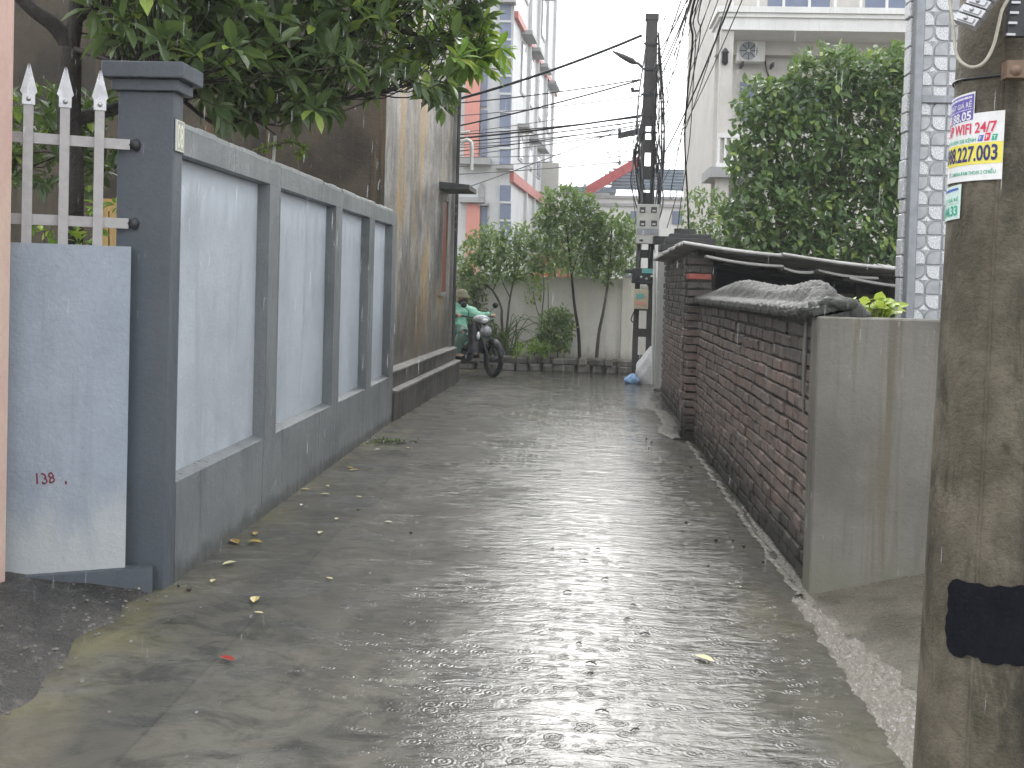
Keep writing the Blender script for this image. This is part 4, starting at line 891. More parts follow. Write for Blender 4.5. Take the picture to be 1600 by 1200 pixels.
bx = boxpx(991, 452, 1013, 483, 17.18, .2); t = thing('meter_box', 'beige electric meter box with teal and red labels low on the far pole', 'meter box', (bx[0], 17.28, bx[4]))
MB().bevel_box(*bx, .01).build('casing', M['beige_box'], t); b = boxpx(1003, 447, 1013, 452, 17.18, .18); MB().bevel_box(*b, .006).build('hood', M['metal_box'], t)
b = boxpx(994, 459, 1006, 466, 17.17, .011); MB().box(*b).build('label_plate', M['teal'], t); b = boxpx(993, 472, 1008, 476, 17.17, .011); MB().box(*b).build('label_plate', M['label_red'], t)
MB().tube(smooth([py(992, 484), py(986, 500), py(994, 503), py(998, 486)], 4), .01, 5).build('cable_loop', M['iron'], t)
t = thing('street_lamp', 'slim dark street lamp arm pointing left near the top of the far pole', 'street lamp', py(1003, 103))
MB().tube(smooth([py(1004, 106), py(998, 100), py(992, 98)], 4), .022, 7).build('arm', M['iron'], t)
a, b = py(994, 99), py(957, 80); MB().tube([a, a.lerp(b, .2), a.lerp(b, .6), b], [.025, .05, .04, .012], 8).build('lamp_head', M['pole_dark'], t)
t = thing('cross_arm', 'short dark steel cross arm on the left of the far pole', 'bracket', py(985, 208)); a, b = py(1008, 203), py(968, 212)
MB().obox((a + b) / 2, (b - a) / 2, (0, .03, 0), (0, 0, .045)).build('beam', M['iron'], t); MB().obox(b + Vector((0, 0, .03)), (.025, 0, 0), (0, .025, 0), (0, 0, .07)).build('end_clamp', M['iron'], t)
for i, (u, v) in enumerate(((993, 142), (997, 238), (985, 211))): solo(MB().obox(py(u, v), (.07, 0, .005), (0, .02, 0), (0, 0, .018)).ellipsoid(py(u - 5, v - 3), (.03, .03, .03), 8, 6), 'insulator', M['iron'], py(u, v), ['small cable clamp just below the street lamp on the far pole', 'small cable clamp on the lower left of the far pole', 'small cable clamp at the tip of the cross arm'][i], 'insulator')
# --- cables
M['wire'] = simple('black_cable', (.018, .018, .02), .5, 0, .2, 30); M['wire_grey'] = simple('grey_cable', (.16, .16, .165), .5, 0, .2, 30)
def wire(P, r, label, grp, m='wire', name='overhead_cable'): return solo(MB().tube(P, r, 5), name, M[m], P[0], label, 'cable', grp)
def span(a, b, sag, n=18): a, b = Vector(a), Vector(b); return [a.lerp(b, i / n) - Vector((0, 0, sag * 4 * (i / n) * (1 - i / n))) for i in range(n + 1)]
def extend(a, b, X): d = b - a; return a + d * ((X - a.x) / d.x)
for i, (u0, v0, u1, v1, r, m) in enumerate(((1003, 55, 735, 132, .017, 'wire'), (1000, 124, 730, 150, .008, 'wire'), (1000, 125, 730, 184, .010, 'wire'), (990, 165, 730, 196, .005, 'wire_grey'), (1004, 180, 730, 205, .012, 'wire'), (1002, 189, 730, 211, .008, 'wire'), (992, 200, 730, 216, .006, 'wire_grey'), (970, 209, 730, 220, .006, 'wire_grey'), (985, 236, 730, 236, .005, 'wire_grey'), (983, 243, 730, 250, .005, 'wire_grey'), (960, 207, 740, 280, .006, 'wire_grey'), (1003, 150, 730, 170, .006, 'wire_grey'), (1000, 183, 730, 200, .007, 'wire'), (1002, 195, 730, 225, .007, 'wire'), (996, 205, 730, 232, .006, 'wire_grey'), (1000, 250, 730, 262, .006, 'wire_grey'))):
    r *= 1.35
    a, b = py(u0, v0, .05), atY(u1, v1, FY - .1)
    wire(span(a, extend(a, b, -4.2 - .1 * i), .10 if i else .18), r, 'thick black cable running left from the top of the far pole' if i == 0 else 'thin overhead cable running left from the far utility pole', 'cables running left from the far pole', m)
for i in range(19):
    z0 = 3.0 + 2.6 * (i / 18); a = Vector((FX + random.uniform(-.02, .17), FY - .1, z0)); b = Vector((PX + random.uniform(-.28, .30), PYY + .1, random.uniform(4.9, 6.9)))
    wire(span(a, b, random.uniform(.15, .75), 26), random.choice((.004, .005, .006, .009)), 'thin cable rising from the far pole over the brick wall towards the near pole', 'cables between the two poles', 'wire' if random.random() < .6 else 'wire_grey')
pil = Vector((1.55, 15.2, 2.34))
for i, (u, v) in enumerate(((1070, 205), (1078, 215), (1048, 300))):
    P = smooth([pil + Vector((-.15 * i, 0, 0)), atY(1074 - 8 * i, 300, 14.9), atY(u, v, 14.0), atY(1082 + i * 5, 70, 11.5), atY(1094 + i * 5, -30, 10.0), Vector((PX + .1, PYY + .15, 5.4 + .2 * i))], 6)
    wire(P, (.012, .006, .006)[i], ('thick black cable dropping to the stepped dark pillar', 'thin cable dropping to the stepped dark pillar', 'thin cable dropping to the stepped dark pillar')[i], 'cables dropping to the dark pillar')
for i in range(26):                                     # drop cables down the pole itself
    zt, zb_ = random.uniform(3.6, 5.6), random.uniform(1.6, 2.9); s = random.choice((-1, 1, 1)); x0 = FX + s * random.uniform(.06, .2)
    P = smooth([(FX + s * .1, FY - .12, zt), (x0 + s * random.uniform(0, .14), FY - .16, zt * .6 + zb_ * .4 + random.uniform(-.1, .1)), (x0 + random.uniform(-.03, .06), FY - .15, zt * .25 + zb_ * .75), (FX + s * random.uniform(.02, .16), FY - .14, zb_)], 6)
    wire(P, random.choice((.007, .009, .013)), 'loose cable hanging down the far utility pole', 'loose cables on the far pole', random.choice(('wire', 'wire', 'wire_grey', 'wire_grey')), 'drop_cable')
for i, (u, v, rr) in enumerate(((996, 85, .13), (993, 120, .1), (1030, 110, .16), (1033, 150, .2), (992, 190, .14), (998, 215, .17), (1028, 205, .2), (965, 225, .3), (985, 235, .35))):
    c = py(u, v, .14); P = [c + Vector((rr * .55 * math.cos(k * .5), .03 * math.sin(k * .9), rr * math.sin(k * .5) * (1 + .1 * math.sin(k)))) for k in range(14)]
    wire(smooth(P, 2), .0045, 'small coil of slack cable on the far utility pole', 'coils of slack cable on the far pole', random.choice(('wire', 'wire_grey')), 'cable_coil')
# --- sack and bag at the pole's foot
t = thing('sack', 'white woven sack slumped against the foot of the far pole', 'sack', G(1006, 598))
def sackfn(c0, w_, h_, dp, lean):
    def fn(s, u):
        th = 2 * math.pi * s; k = math.sin(math.pi * min(.999, .12 + .86 * u)) ** .7; k *= (1 - .45 * u)
        wr = 1 + .10 * math.sin(th * 3 + u * 9) + .07 * math.sin(th * 7 - u * 14)
        return c0 + Vector((w_ * k * math.cos(th) * wr + lean * u, dp * k * math.sin(th) * wr, h_ * u))
    return fn
s0 = Vector((1.15, 17.16, -.01)); mb = MB().grid(sackfn(s0, .22, .60, .17, .08), 28, 18); mb.build('sack_body', simple('woven_white', (.66, .66, .66), .5, 0, .3, 25, .5), t)
solo(MB().grid(sackfn(Vector((.93, 17.1, -.01)), .15, .17, .12, .02), 24, 10), 'plastic_bag', simple('blue_plastic', (.18, .34, .58), .25, 0, .6, 18, .6, dirt=(.55, .62, .70)), (.93, 17.1, 0), 'crumpled blue plastic bag lying beside the white sack', 'bag')

# ================================================================== HOUSES BEYOND
M['tower'] = plaster('pale_tower_render', (.56, .57, .57), (.42, .43, .43), .5, .5, .6, .15); M['coral'] = plaster('coral_paint', (.62, .28, .23), (.50, .22, .18), .5, .4, .6, .1)
M['blue_glass'] = simple('blue_glass', (.16, .19, .27), .2, 0, .2, 3); M['cornice'] = plaster('cornice_grey', (.36, .36, .36), (.2, .2, .2), .6, .4, .6, .2); M['band_red'] = plaster('band_red', (.45, .15, .13), (.3, .1, .09), .5, .5, .6, .1)
TY = 40.0; c0 = atY(797, 250, TY); TH = 17.0
t = thing('apartment_tower', 'tall pale narrow house with coral and blue glass strips beyond the far garden', 'building', (c0.x - 3, TY + 3, 0))
ta = math.radians(4.1); TD = Vector((math.sin(ta), math.cos(ta), 0)); TN = Vector((TD.y, -TD.x, 0)); TL = 16.6; C0 = Vector((c0.x, TY, 0))
MB().prism([C0, C0 + TD * TL, C0 + TD * TL + Vector((-10, 0, 0)), C0 + Vector((-10, 0, 0))], (0, 0, TH)).build('wall', M['tower'], t)
def fpx(u0, v0, u1, v1, off, th, nm, m, par=None):
    b = boxpx(u0, v0, u1, v1, TY - off, th); return MB().box(*b).build(nm, M[m], par or t)
fpx(715, -60, 800, -62.5, .2, .2, 'ledge', 'cornice')
fpx(727, 50, 750, 250, .25, .24, 'pilaster', 'coral'); fpx(727, 318, 748, 470, .25, .24, 'pilaster', 'coral')
for v0, v1 in ((110, 166), (172, 210), (214, 244), (320, 352), (358, 400)):
    w_ = fpx(751, v0, 761, v1, .12, .11, 'window', 'blue_glass')
for k in range(-1, 16):
    v0 = 5 + 28.3 * k
    if 240 < v0 < 262: continue
    if v0 > 400: break
    fpx(781, v0 + 1.5, 798, v0 + 26.5, .12, .11, 'window', 'blue_glass')
    fpx(780.5, v0 + 26.5, 798.5, v0 + 29.8, .16, .15, 'mullion', 'tower')
fpx(716, 38, 762, 46, .6, .59, 'cornice', 'cornice'); fpx(716, 246, 766, 256, .7, .69, 'cornice', 'cornice'); fpx(717, 308, 756, 316, .5, .49, 'cornice', 'cornice'); fpx(775, 257, 802, 263, .5, .49, 'cornice', 'cornice'); fpx(778, -6, 806, 3, .5, .49, 'cornice', 'cornice'); fpx(748, 318, 763, 321, .4, .39, 'cornice', 'cornice')
for u, v, h in ((758, 52, 30), (752, 308, 24)):
    a, b, c, d, e = atY(u - 5, v, TY - .1), atY(u + 5, v, TY - .1), atY(u + 5, v - h * .55, TY - .1), atY(u, v - h, TY - .1), atY(u - 5, v - h * .55, TY - .1); MB().prism([a, b, c, d, e], (0, .09, 0)).build('lancet_niche', M['cornice'], t)
sp_ = lambda u, v: (on_plane(u, v, C0, TN) - C0)
def spx(k0, k1, z0, z1, off, nm, m, par=None): return MB().obox(C0 + TD * ((k0 + k1) / 2) + TN * off / 2 + Vector((0, 0, (z0 + z1) / 2)), TD * ((k1 - k0) / 2), TN * off / 2, (0, 0, (z1 - z0) / 2)).build(nm, M[m], par or t)
zlow = on_plane(797, 268, C0, TN).z; zup = on_plane(799, 8, C0, TN).z
spx(0.02, TL, zlow - .38, zlow, .15, 'band', 'band_red'); spx(.02, TL, zup - .25, zup, .15, 'band', 'band_red')
rows = [(zlow + .7, 1.0, ((2.2, 3.4), (5.4, 6.8), (8.6, 10.2))), (zlow + 3.3, 2.0, ((2.4, 3.6), (5.4, 6.6), (8.6, 10.0), (12.6, 14.2))), (zup + 1.2, 1.8, ((2.8, 4.0), (9.2, 10.6))), (1.6, 1.6, ((2.0, 3.2), (6.0, 7.4), (10.4, 12)))]
for zb_, hh_, ks in rows:
    for k0, k1 in ks:
        w_ = spx(k0, k1, zb_, zb_ + hh_, .04, 'window', 'cornice'); spx(k0 + .12, k1 - .12, zb_ + .1, zb_ + hh_ - .1, .06, 'pane', 'blue_glass', w_)
        spx(k0 - .3, k1 + .3, zb_ + hh_ + .2, zb_ + hh_ + .34, .45, 'window_hood', 'cornice')
spx(11.2, 12.6, zlow - .1, zlow + 1.6, .8, 'air_conditioner_cage', 'metal_box')
for k in (4.6, 7.7, 11.3, 15): spx(k, k + .18, 4, TH - .3, .12, 'drain_pipe', 'tower')
# red gabled house
M['roof_red'] = simple('red_roof', (.42, .10, .10), .5, 0, .3, 4); M['roof_blue'] = simple('blue_grey_roof', (.14, .17, .20), .45, .2, .4, 5); M['whitewall'] = plaster('white_wall', (.62, .62, .60), (.45, .45, .44), .5, .4, .6, .1)
RY = 46.; t = thing('gabled_house', 'white house with red gable edge and blue grey roof behind the far pole', 'house', (atY(1000, 400, RY).x, RY + 4, 0))
e0, e1, rg = atY(916, 298, RY), atY(1092, 298, RY), atY(1000, 248, RY)
MB().box(e0.x + .3, e1.x, RY + .35, RY + 9, -.02, e0.z - .25).build('wall', M['whitewall'], t)
p = [e0 + Vector((0, 0, -.25)), rg + Vector((0, 0, -.3)), rg + Vector((0, 0, .15)), e0 + Vector((0, 0, .2))]; MB().prism(p, (0, .3, 0)).build('gable_edge', M['roof_red'], t)
r0, r1 = atY(968, 264, RY), atY(1096, 266, RY + 1.2); MB().prism([Vector((atY(955, 295, RY).x, RY + .31, e1.z)), Vector((e1.x + 1.5, RY + .31, e1.z)), Vector((e1.x + 1.5, RY + 2.2, r1.z)), Vector((rg.x - 1.0, RY + 2.2, r1.z))], (0, 0, .12)).build('roof', M['roof_blue'], t)
for k in range(6):
    f = (k + .5) / 6; y_ = RY + .31 + 1.89 * f; z_ = e1.z + (r1.z - e1.z) * f + .13; MB().box(rg.x - 2 + f, e1.x + 1.5, y_ - .03, y_ + .03, z_ - .02, z_ + .05).build('roof_batten', M['roof_blue'], t)
for v in (310, 322): z_ = atY(1000, v, RY).z; MB().box(e0.x + .2, e1.x + .05, RY + .25, RY + .345, z_, z_ + .12).build('moulding', M['cornice'], t)
for u in (985, 1050): b = boxpx(u, 330, u + 16, 350, RY + .3, .045); MB().box(*b).build('window', M['blue_glass'], t)
for u, v0 in ((914, 288), (968, 252), (990, 244)): a = atY(u, v0 + 6, RY); MB().lathe(a, [(.06, 0), (.08, .1), (.02, .2), (.01, .45)], 6).build('roof_finial', M['cornice'], t)
# low roof to the left of it and the dull red doorway behind the garden
t = thing('gabled_house', 'low white house with grey flat roof between the tower and the red gable', 'house', (atY(880, 400, 55).x, 58, 0))
b = boxpx(850, 300, 950, 500, 55, 5); MB().box(*b).build('wall', M['whitewall'], t); MB().box(b[0] - .3, b[1] + .3, 54.6, 60.3, b[5] + .001, b[5] + .25).build('roof', M['roof_blue'], t)
t = thing('outbuilding', 'dull red outbuilding just visible behind the far garden wall', 'building', (-.6, 24, 0)); b = boxpx(828, 398, 892, 470, 23.5, 2); MB().box(*b).build('wall', M['band_red'], t); MB().box(b[0] - .1, b[1] + .1, 23.3, 25.7, b[5] + .001, b[5] + .1).build('roof', M['cornice'], t)
# cream house on the right
M['cream'] = plaster('cream_house', (.56, .535, .495), (.42, .395, .36), .5, .5, .6, .15); M['white_trim'] = plaster('white_trim', (.74, .73, .71), (.55, .54, .52), .4, .5, .5, .1); M['tan'] = plaster('tan_house', (.58, .47, .32), (.42, .34, .24), .5, .5, .6, .15)
HY = 24.0; t = thing('balcony_house', 'cream house with white balcony slab and air conditioner behind the ficus', 'house', (6, 26, 0))
zt, zm, zb_ = atY(1270, 14, HY).z, atY(1270, 22, HY).z, atY(1270, 48, HY).z; xl = atY(1128, 40, HY).x; xr = 10.5
MB().box(xl, xr, HY, HY + 1.4, zb_, zm).build('balcony_fascia', M['white_trim'], t)
MB().box(xl - .12, xr, HY - .1, HY + 1.5, zm + .001, zt + .02).build('balcony_cornice', M['white_trim'], t)
MB().box(xl - .06, xr, HY - .05, HY + 1.45, zm - .09, zm - .001).build('moulding', M['white_trim'], t)
MB().box(xl + .05, xr, HY + 1.41, HY + 8, -.02, zb_ + 4).build('wall', M['cream'], t)
MB().box(xl + .02, xr, HY + 1.1, HY + 1.405, zb_ - .30, zb_ - .001).build('beam', M['cream'], t)
x1_ = atY(1144, 150, HY).x; MB().box(xl + .0, x1_, HY + .06, HY + .32, -.02, zb_ - .001).build('column', M['cream'], t)
for k in range(14): x_ = xl + .2 + k * .55; MB().box(x_, x_ + .05, HY + .06, HY + .11, zt + .021, zt + 1.0).build('baluster', M['white_trim'], t)
MB().box(xl, xr, HY + .03, HY + .14, zt + 1.0005, zt + 1.08).build('handrail', M['white_trim'], t)
MB().box(xl + 1.2, xl + 2.6, HY + 1.38, HY + 1.412, zt + .1, zt + 2.2).build('window', M['blue_glass'], t); MB().box(xl + 3.4, xl + 5.6, HY + 1.38, HY + 1.412, zt + .1, zt + 2.2).build('window', M['blue_glass'], t)
WYY = HY + 1.405; b = boxpx(1156, 129, 1300, 190, WYY - .04, .04); MB().box(*b).build('window', M['blue_glass'], t)
b = boxpx(1120, 208, 1160, 262, HY - .02, .07); 
lb_ = MB().box(b[0], b[1] + .6, b[2], b[3], b[4], b[4] + .1).build('lower_balcony', M['white_trim'], t); MB().box(b[0], b[1] + .6, b[2], b[3], b[5] - .1, b[5]).build('handrail', M['white_trim'], t)
for k in range(9): x_ = b[0] + .02 + k * .14; MB().box(x_, x_ + .05, b[2] + .01, b[3] - .01, b[4] + .1, b[5] - .1).build('baluster', M['white_trim'], t)
MB().box(b[0] - .15, b[1] + .7, HY - .15, HY + 1.4, b[4] - .22, b[4] - .001).build('balcony_cornice', M['cornice'], t)
a = atY(1133, 88, HY + .0); MB().lathe(Vector((a.x, HY + .0, a.z - .14)), [(.02, -.05), (.07, 0), (.06, .2), (.09, .22), (.02, .32)], 8).build('wall_lamp', M['iron'], t)
b = boxpx(1152, 63, 1196, 96, WYY - .38, .30); t2 = thing('air_conditioner', 'white outdoor air conditioner unit on the cream house wall under the slab', 'air conditioner', (b[0], WYY, b[4]))
MB().bevel_box(*b, .02).build('casing', M['white_trim'], t2)
fc = Vector((b[0] + (b[1] - b[0]) * .40, b[2] - .003, (b[4] + b[5]) / 2)); rf = (b[5] - b[4]) * .43
MB().lathe(fc, [(rf, -.012), (rf, 0)], 24, 'Y').build('fan_grille', M['gate'], t2); MB().lathe(fc + Vector((0, -.0, 0)), [(rf * .18, -.02), (rf * .18, -.013)], 12, 'Y').build('fan_hub', M['metal_box'], t2)
for k in range(8): th = k * math.pi / 4; MB().obox(fc + Vector((math.cos(th) * rf * .58, -.016, math.sin(th) * rf * .58)), Vector((math.cos(th), 0, math.sin(th))) * rf * .38, (0, .002, 0), Vector((-math.sin(th), 0, math.cos(th))) * rf * .05).build('grille_bar', M['iron'], t2)
for dx in (.12, .8): MB().box(b[0] + dx, b[0] + dx + .04, b[2], WYY + .004, b[4] - .10, b[4] - .001).build('bracket', M['iron'], t2)
MB().tube(smooth([(b[1], b[2] + .15, b[4] + .2), (b[1] + .15, WYY - .03, b[4] - .25), (b[1] + .5, WYY - .03, b[4] - .35), (b[1] + .8, WYY - .03, b[4] + .15)], 4), .02, 6).build('hose', M['iron'], t2)
# tan wing further back
t = thing('tan_house', 'narrow tan house wall with tall windows left of the cream house', 'house', (3.5, 30, 0))
q0 = atY(1126, 140, 29.0); q1 = atY(1096, 160, 34.0); d_ = Vector((q1.x - q0.x, q1.y - q0.y, 0)).normalized(); Ln = Vector((q1.x - q0.x, q1.y - q0.y, 0)).length; n_ = Vector((-d_.y, d_.x, 0)); Q0 = Vector((q0.x, q0.y, 0))
MB().prism([Q0, Q0 + d_ * Ln, Q0 + d_ * Ln + Vector((6, 1, 0)), Q0 + Vector((6, 0, 0))], (0, 0, q0.z)).build('wall', M['tan'], t)
nrm = n_ if n_.x < 0 else -n_
for u0, u1, v0, v1 in ((1098, 1103, 168, 228), (1113, 1120, 158, 218), (1098, 1102, 275, 300), (1112, 1117, 285, 305)):
    A_, B_ = on_plane(u0, v1, Q0, nrm), on_plane(u1, v0, Q0, nrm); cc = (A_ + B_) / 2; hx = Vector((B_.x - A_.x, B_.y - A_.y, 0)) / 2
    w_ = MB().obox(cc, hx, nrm * .04, (0, 0, (B_.z - A_.z) / 2)).build('window', M['cornice'], t); MB().obox(cc, hx * .75, nrm * .055, (0, 0, (B_.z - A_.z) / 2 - .1)).build('pane', M['blue_glass'], w_)
    MB().obox(Vector((cc.x, cc.y, B_.z + .08)), hx * 1.35, nrm * .16, (0, 0, .06)).build('window_hood', M['cornice'], t)

# ================================================================== MOTORBIKE AND RIDER
BFp = Vector((-1.27, 17.36, 0)); bh = Vector((.82, -.572, 0)).normalized(); bl_ = Vector((-bh.y, bh.x, 0))
def bk(f, s, z): return BFp + bh * f + bl_ * s + Vector((0, 0, z))
M['tyre'] = simple('tyre_rubber', (.014, .014, .015), .6, 0, .2, 30); M['chrome'] = simple('chrome', (.6, .6, .6), .2, .9, .1, 30); M['bike_black'] = simple('black_fairing', (.012, .013, .018), .22, 0, .15, 10); M['bike_grey'] = simple('silver_fairing', (.30, .31, .32), .28, .3, .15, 10)
M['seat'] = simple('black_vinyl', (.02, .02, .02), .5, 0, .2, 30); M['lens'] = simple('headlamp_glass', (.75, .76, .78), .1, .2, .05, 20)
B = thing('motorbike', 'black and silver motorbike emerging from behind the weathered house', 'motorbike', BFp)
def wheel(c, hd, r):
    ax = Vector((-hd.y, hd.x, 0)); ring = lambda R, rr, n=30, m=8: MB().grid(lambda s, u: c + (hd * math.cos(2 * math.pi * s) + Vector((0, 0, 1)) * math.sin(2 * math.pi * s)) * (R + rr * math.cos(2 * math.pi * u)) + ax * rr * math.sin(2 * math.pi * u) * .95, n, m)
    w_ = ring(r - .042, .042).build('wheel', M['tyre'], B); mb = ring(r - .085, .014)
    for k in range(12): th = k * math.pi / 6; d = hd * math.cos(th) + Vector((0, 0, 1)) * math.sin(th); mb.tube([c + ax * .03 * (-1) ** k, c + d * (r - .09)], .003, 4)
    mb.build('rim', M['iron'], w_); MB().tube([c - ax * .06, c + ax * .06], .05, 12).build('hub', M['iron'], w_); return w_
sa = -.38; hs_ = Vector((bh.x * math.cos(sa) - bh.y * math.sin(sa), bh.x * math.sin(sa) + bh.y * math.cos(sa), 0)); axs = Vector((-hs_.y, hs_.x, 0))
wheel(bk(0, 0, .288), hs_, .288); wheel(bk(-1.22, 0, .288), bh, .288)
hub = bk(0, 0, .288); top = bk(-.27, 0, .86)
for s in (-1, 1): MB().tube([hub + axs * .07 * s, hub + axs * .075 * s + (top - hub) * .5, top + axs * .06 * s], [.02, .024, .026], 8).build('fork', M['iron'], B)
def fender(s, u): th = .25 + 2.0 * s; a = (u - .5) * 2; return hub + (hs_ * math.cos(th) + Vector((0, 0, 1)) * math.sin(th)) * (.335 - .03 * a * a) + axs * .06 * a
MB().grid(fender, 14, 6).build('front_fender', M['bike_black'], B)
hb = bk(-.31, 0, .95); MB().tube(smooth([hb + axs * .34 - hs_ * .12 + Vector((0, 0, .02)), hb + axs * .2 + Vector((0, 0, .01)), hb, hb - axs * .2 + Vector((0, 0, .01)), hb - axs * .34 - hs_ * .12 + Vector((0, 0, .02))], 4), .013, 8).build('handlebar', M['iron'], B)
for s in (-1, 1):
    g = hb + axs * .29 * s - hs_ * .08 + Vector((0, 0, .015)); g2 = hb + axs * .37 * s - hs_ * .14 + Vector((0, 0, .02)); MB().tube([g, g2], .02, 10).build('grip', M['tyre'], B)
    m0 = hb + axs * .2 * s; m1 = m0 + axs * .09 * s + Vector((0, 0, .17)); mb = MB().tube([m0, m0 + Vector((0, 0, .1)), m1], .006, 6); mi = mb.build('mirror', M['iron'], B); MB().ellipsoid(m1 + Vector((0, 0, .03)), (.05, .025, .05), 10, 7).build('mirror_glass', M['bike_black'], mi)
cw = hb + hs_ * .06 - Vector((0, 0, .03)); mb = MB().ellipsoid(cw, (.15, .12, .075), 14, 9); mb.build('headlamp_cowl', M['bike_grey'], B); MB().ellipsoid(cw + hs_ * .07 - Vector((0, 0, .01)), (.085, .06, .05), 12, 8).build('headlamp', M['lens'], B)
mb = MB(); mb.grid(lambda s, u: bk(-.20 - .10 * u - .13 * (2 * s - 1) ** 2, (s - .5) * (.36 - .08 * u), .38 + .46 * u), 10, 10); mb.grid(lambda s, u: bk(-.28 - .06 * u - .10 * (2 * s - 1) ** 2, (s - .5) * (.34 - .08 * u), .38 + .46 * u), 10, 10); mb.build('leg_shield', M['bike_black'], B)
MB().ellipsoid(bk(-.17, 0, .73), (.10, .10, .10), 12, 8).build('nose_cone', M['bike_grey'], B)
for s in (-1, 1): MB().ellipsoid(bk(-.22, .12 * s, .66), (.03, .05, .07), 8, 6).build('turn_signal', M['lens'], B)
MB().tube(smooth([bk(-.3, 0, .75), bk(-.4, 0, .45), bk(-.62, 0, .38), bk(-.8, 0, .5)], 4), .06, 8).build('frame', M['bike_black'], B)
MB().ellipsoid(bk(-.62, 0, .30), (.16, .15, .12), 12, 8).build('engine', M['iron'], B)
MB().tube(smooth([bk(-.68, 0, .60), bk(-.8, 0, .66), bk(-1.05, 0, .68), bk(-1.35, 0, .72)], 4), [.06, .07, .08, .10, .12, .125, .13, .13, .13, .12, .11, .1, .07], 10).build('seat', M['seat'], B)
MB().tube(smooth([bk(-.85, 0, .55), bk(-1.1, 0, .58), bk(-1.45, 0, .70)], 4), [.10, .12, .12, .12, .12, .11, .1, .08, .05], 10).build('tail_fairing', M['bike_black'], B)
MB().tube(smooth([bk(-.6, -.12, .24), bk(-.9, -.16, .22), bk(-1.4, -.17, .32)], 4), [.02, .02, .03, .045, .045, .045, .045, .045, .04], 8).build('exhaust', M['chrome'], B)
for s in (-1, 1): MB().tube([bk(-.62, .08 * s, .27), bk(-.62, .25 * s, .27)], .016, 6).build('footpeg', M['tyre'], B)
# rider: one continuous body from tapered volumes
R = thing('person', 'person in green rain cape, bucket hat and dark mask riding the motorbike', 'person', bk(-.95, 0, .0))
mb = MB()
def taper(a, b, r0, r1, n=10): mb.tube([a, a.lerp(b, .33), a.lerp(b, .66), b], [r0, r0 * .8 + r1 * .35, r0 * .35 + r1 * .75, r1], n); mb.ellipsoid(a, (r0, r0, r0), 10, 8); mb.ellipsoid(b, (r1, r1, r1), 10, 8)
pel, ch, nk, hd = bk(-.95, 0, .77), bk(-.83, 0, 1.03), bk(-.755, 0, 1.145), bk(-.70, 0, 1.245)
taper(pel, ch, .145, .15, 12); mb.ellipsoid(ch + Vector((0, 0, .02)), (.15, .15, .11), 12, 8); taper(ch, nk, .09, .055); mb.ellipsoid(hd, (.078, .088, .112), 14, 10); mb.ellipsoid(hd + bh * .09 - Vector((0, 0, .015)), (.018, .018, .022), 8, 6)
grips = {}
for s in (-1, 1):
    sh = ch + bl_ * .17 * s + Vector((0, 0, .06)); gr = hb + axs * .32 * s - hs_ * .11 + Vector((0, 0, .03)); el = sh.lerp(gr, .52) + bl_ * .07 * s - Vector((0, 0, .10)); wr = gr - (gr - el).normalized() * .06
    taper(sh, el, .055, .043); taper(el, wr, .043, .028); mb.ellipsoid(gr, (.04, .04, .03), 10, 8); grips[s] = (el, wr, gr, sh)
    for k in range(4):                                # four fingers folding round the grip
        o_ = gr + axs * (.028 - .019 * k) * s; mb.tube([o_ + Vector((0, 0, .01)), o_ + hs_ * .04 + Vector((0, 0, .008)), o_ + hs_ * .045 - Vector((0, 0, .028)), o_ + hs_ * .018 - Vector((0, 0, .038))], [.0095, .009, .0085, .007], 6)
    o_ = gr - axs * .035 * s; mb.tube([o_, o_ - axs * .012 * s + hs_ * .01 - Vector((0, 0, .02)), o_ + hs_ * .03 - Vector((0, 0, .032))], [.011, .010, .008], 6)
    hip = pel + bl_ * .09 * s; kn = bk(-.52, .17 * s, .70); an = bk(-.64, .17 * s, .36); taper(hip, kn, .085, .05); taper(kn, an, .05, .04); taper(an - Vector((0, 0, .03)), an + bh * .15 - Vector((0, 0, .05)), .042, .034)
M['skin'] = simple('skin', (.42, .27, .19), .5, 0, .15, 30); M['trouser'] = simple('dull_green_trousers', (.13, .22, .18), .45, 0, .4, 14, .4)
body = mb.build('body', M['skin'], R); rm = body.modifiers.new('r', 'REMESH'); rm.mode = 'VOXEL'; rm.voxel_size = .011; rm.use_smooth_shade = True
sm_ = body.modifiers.new('s', 'SMOOTH'); sm_.iterations = 3
mb = MB()
for s in (-1, 1):
    hip = pel + bl_ * .10 * s; kn = bk(-.51, .17 * s, .70); an = bk(-.65, .17 * s, .37)
    mb.tube(smooth([hip, hip.lerp(kn, .5), kn, kn.lerp(an, .5), an], 4), [.11 + .006 * math.sin(k * 2.1) - .0016 * k for k in range(17)], 12)
mb.build('trousers', M['trouser'], R)
def cape_mat():
    t = NT('green_rain_plastic'); p = t.pos(); n1 = t.noise(p, 14, 4, .6, 1)
    col = t.mix(t.mr(n1, .4, .65), (.26, .72, .50), (.55, .85, .70)); t.fin(col, .25, t.bump(n1, .6, .03), Specular_IOR_Level=.6)
    tr = t.n('ShaderNodeBsdfTranslucent', {'Color': col}); ms = t.t.nodes.new('ShaderNodeMixShader'); ms.inputs[0].default_value = .35
    t.t.links.new(t.b.outputs[0], ms.inputs[1]); t.t.links.new(tr, ms.inputs[2]); t.t.links.new(ms.outputs[0], t.out.inputs['Surface']); return t.m
M['cape'] = cape_mat()
mb = MB(); rings = [(nk + Vector((0, 0, .03)), .085, .08), (nk, .11, .10), (ch + Vector((0, 0, .075)), .225, .15), (ch, .245, .20), (ch.lerp(pel, .5), .24, .215), (pel + bh * .06, .26, .27), (pel + bh * .10 - Vector((0, 0, .10)), .27, .32), (pel + bh * .12 - Vector((0, 0, .24)), .29, .36)]
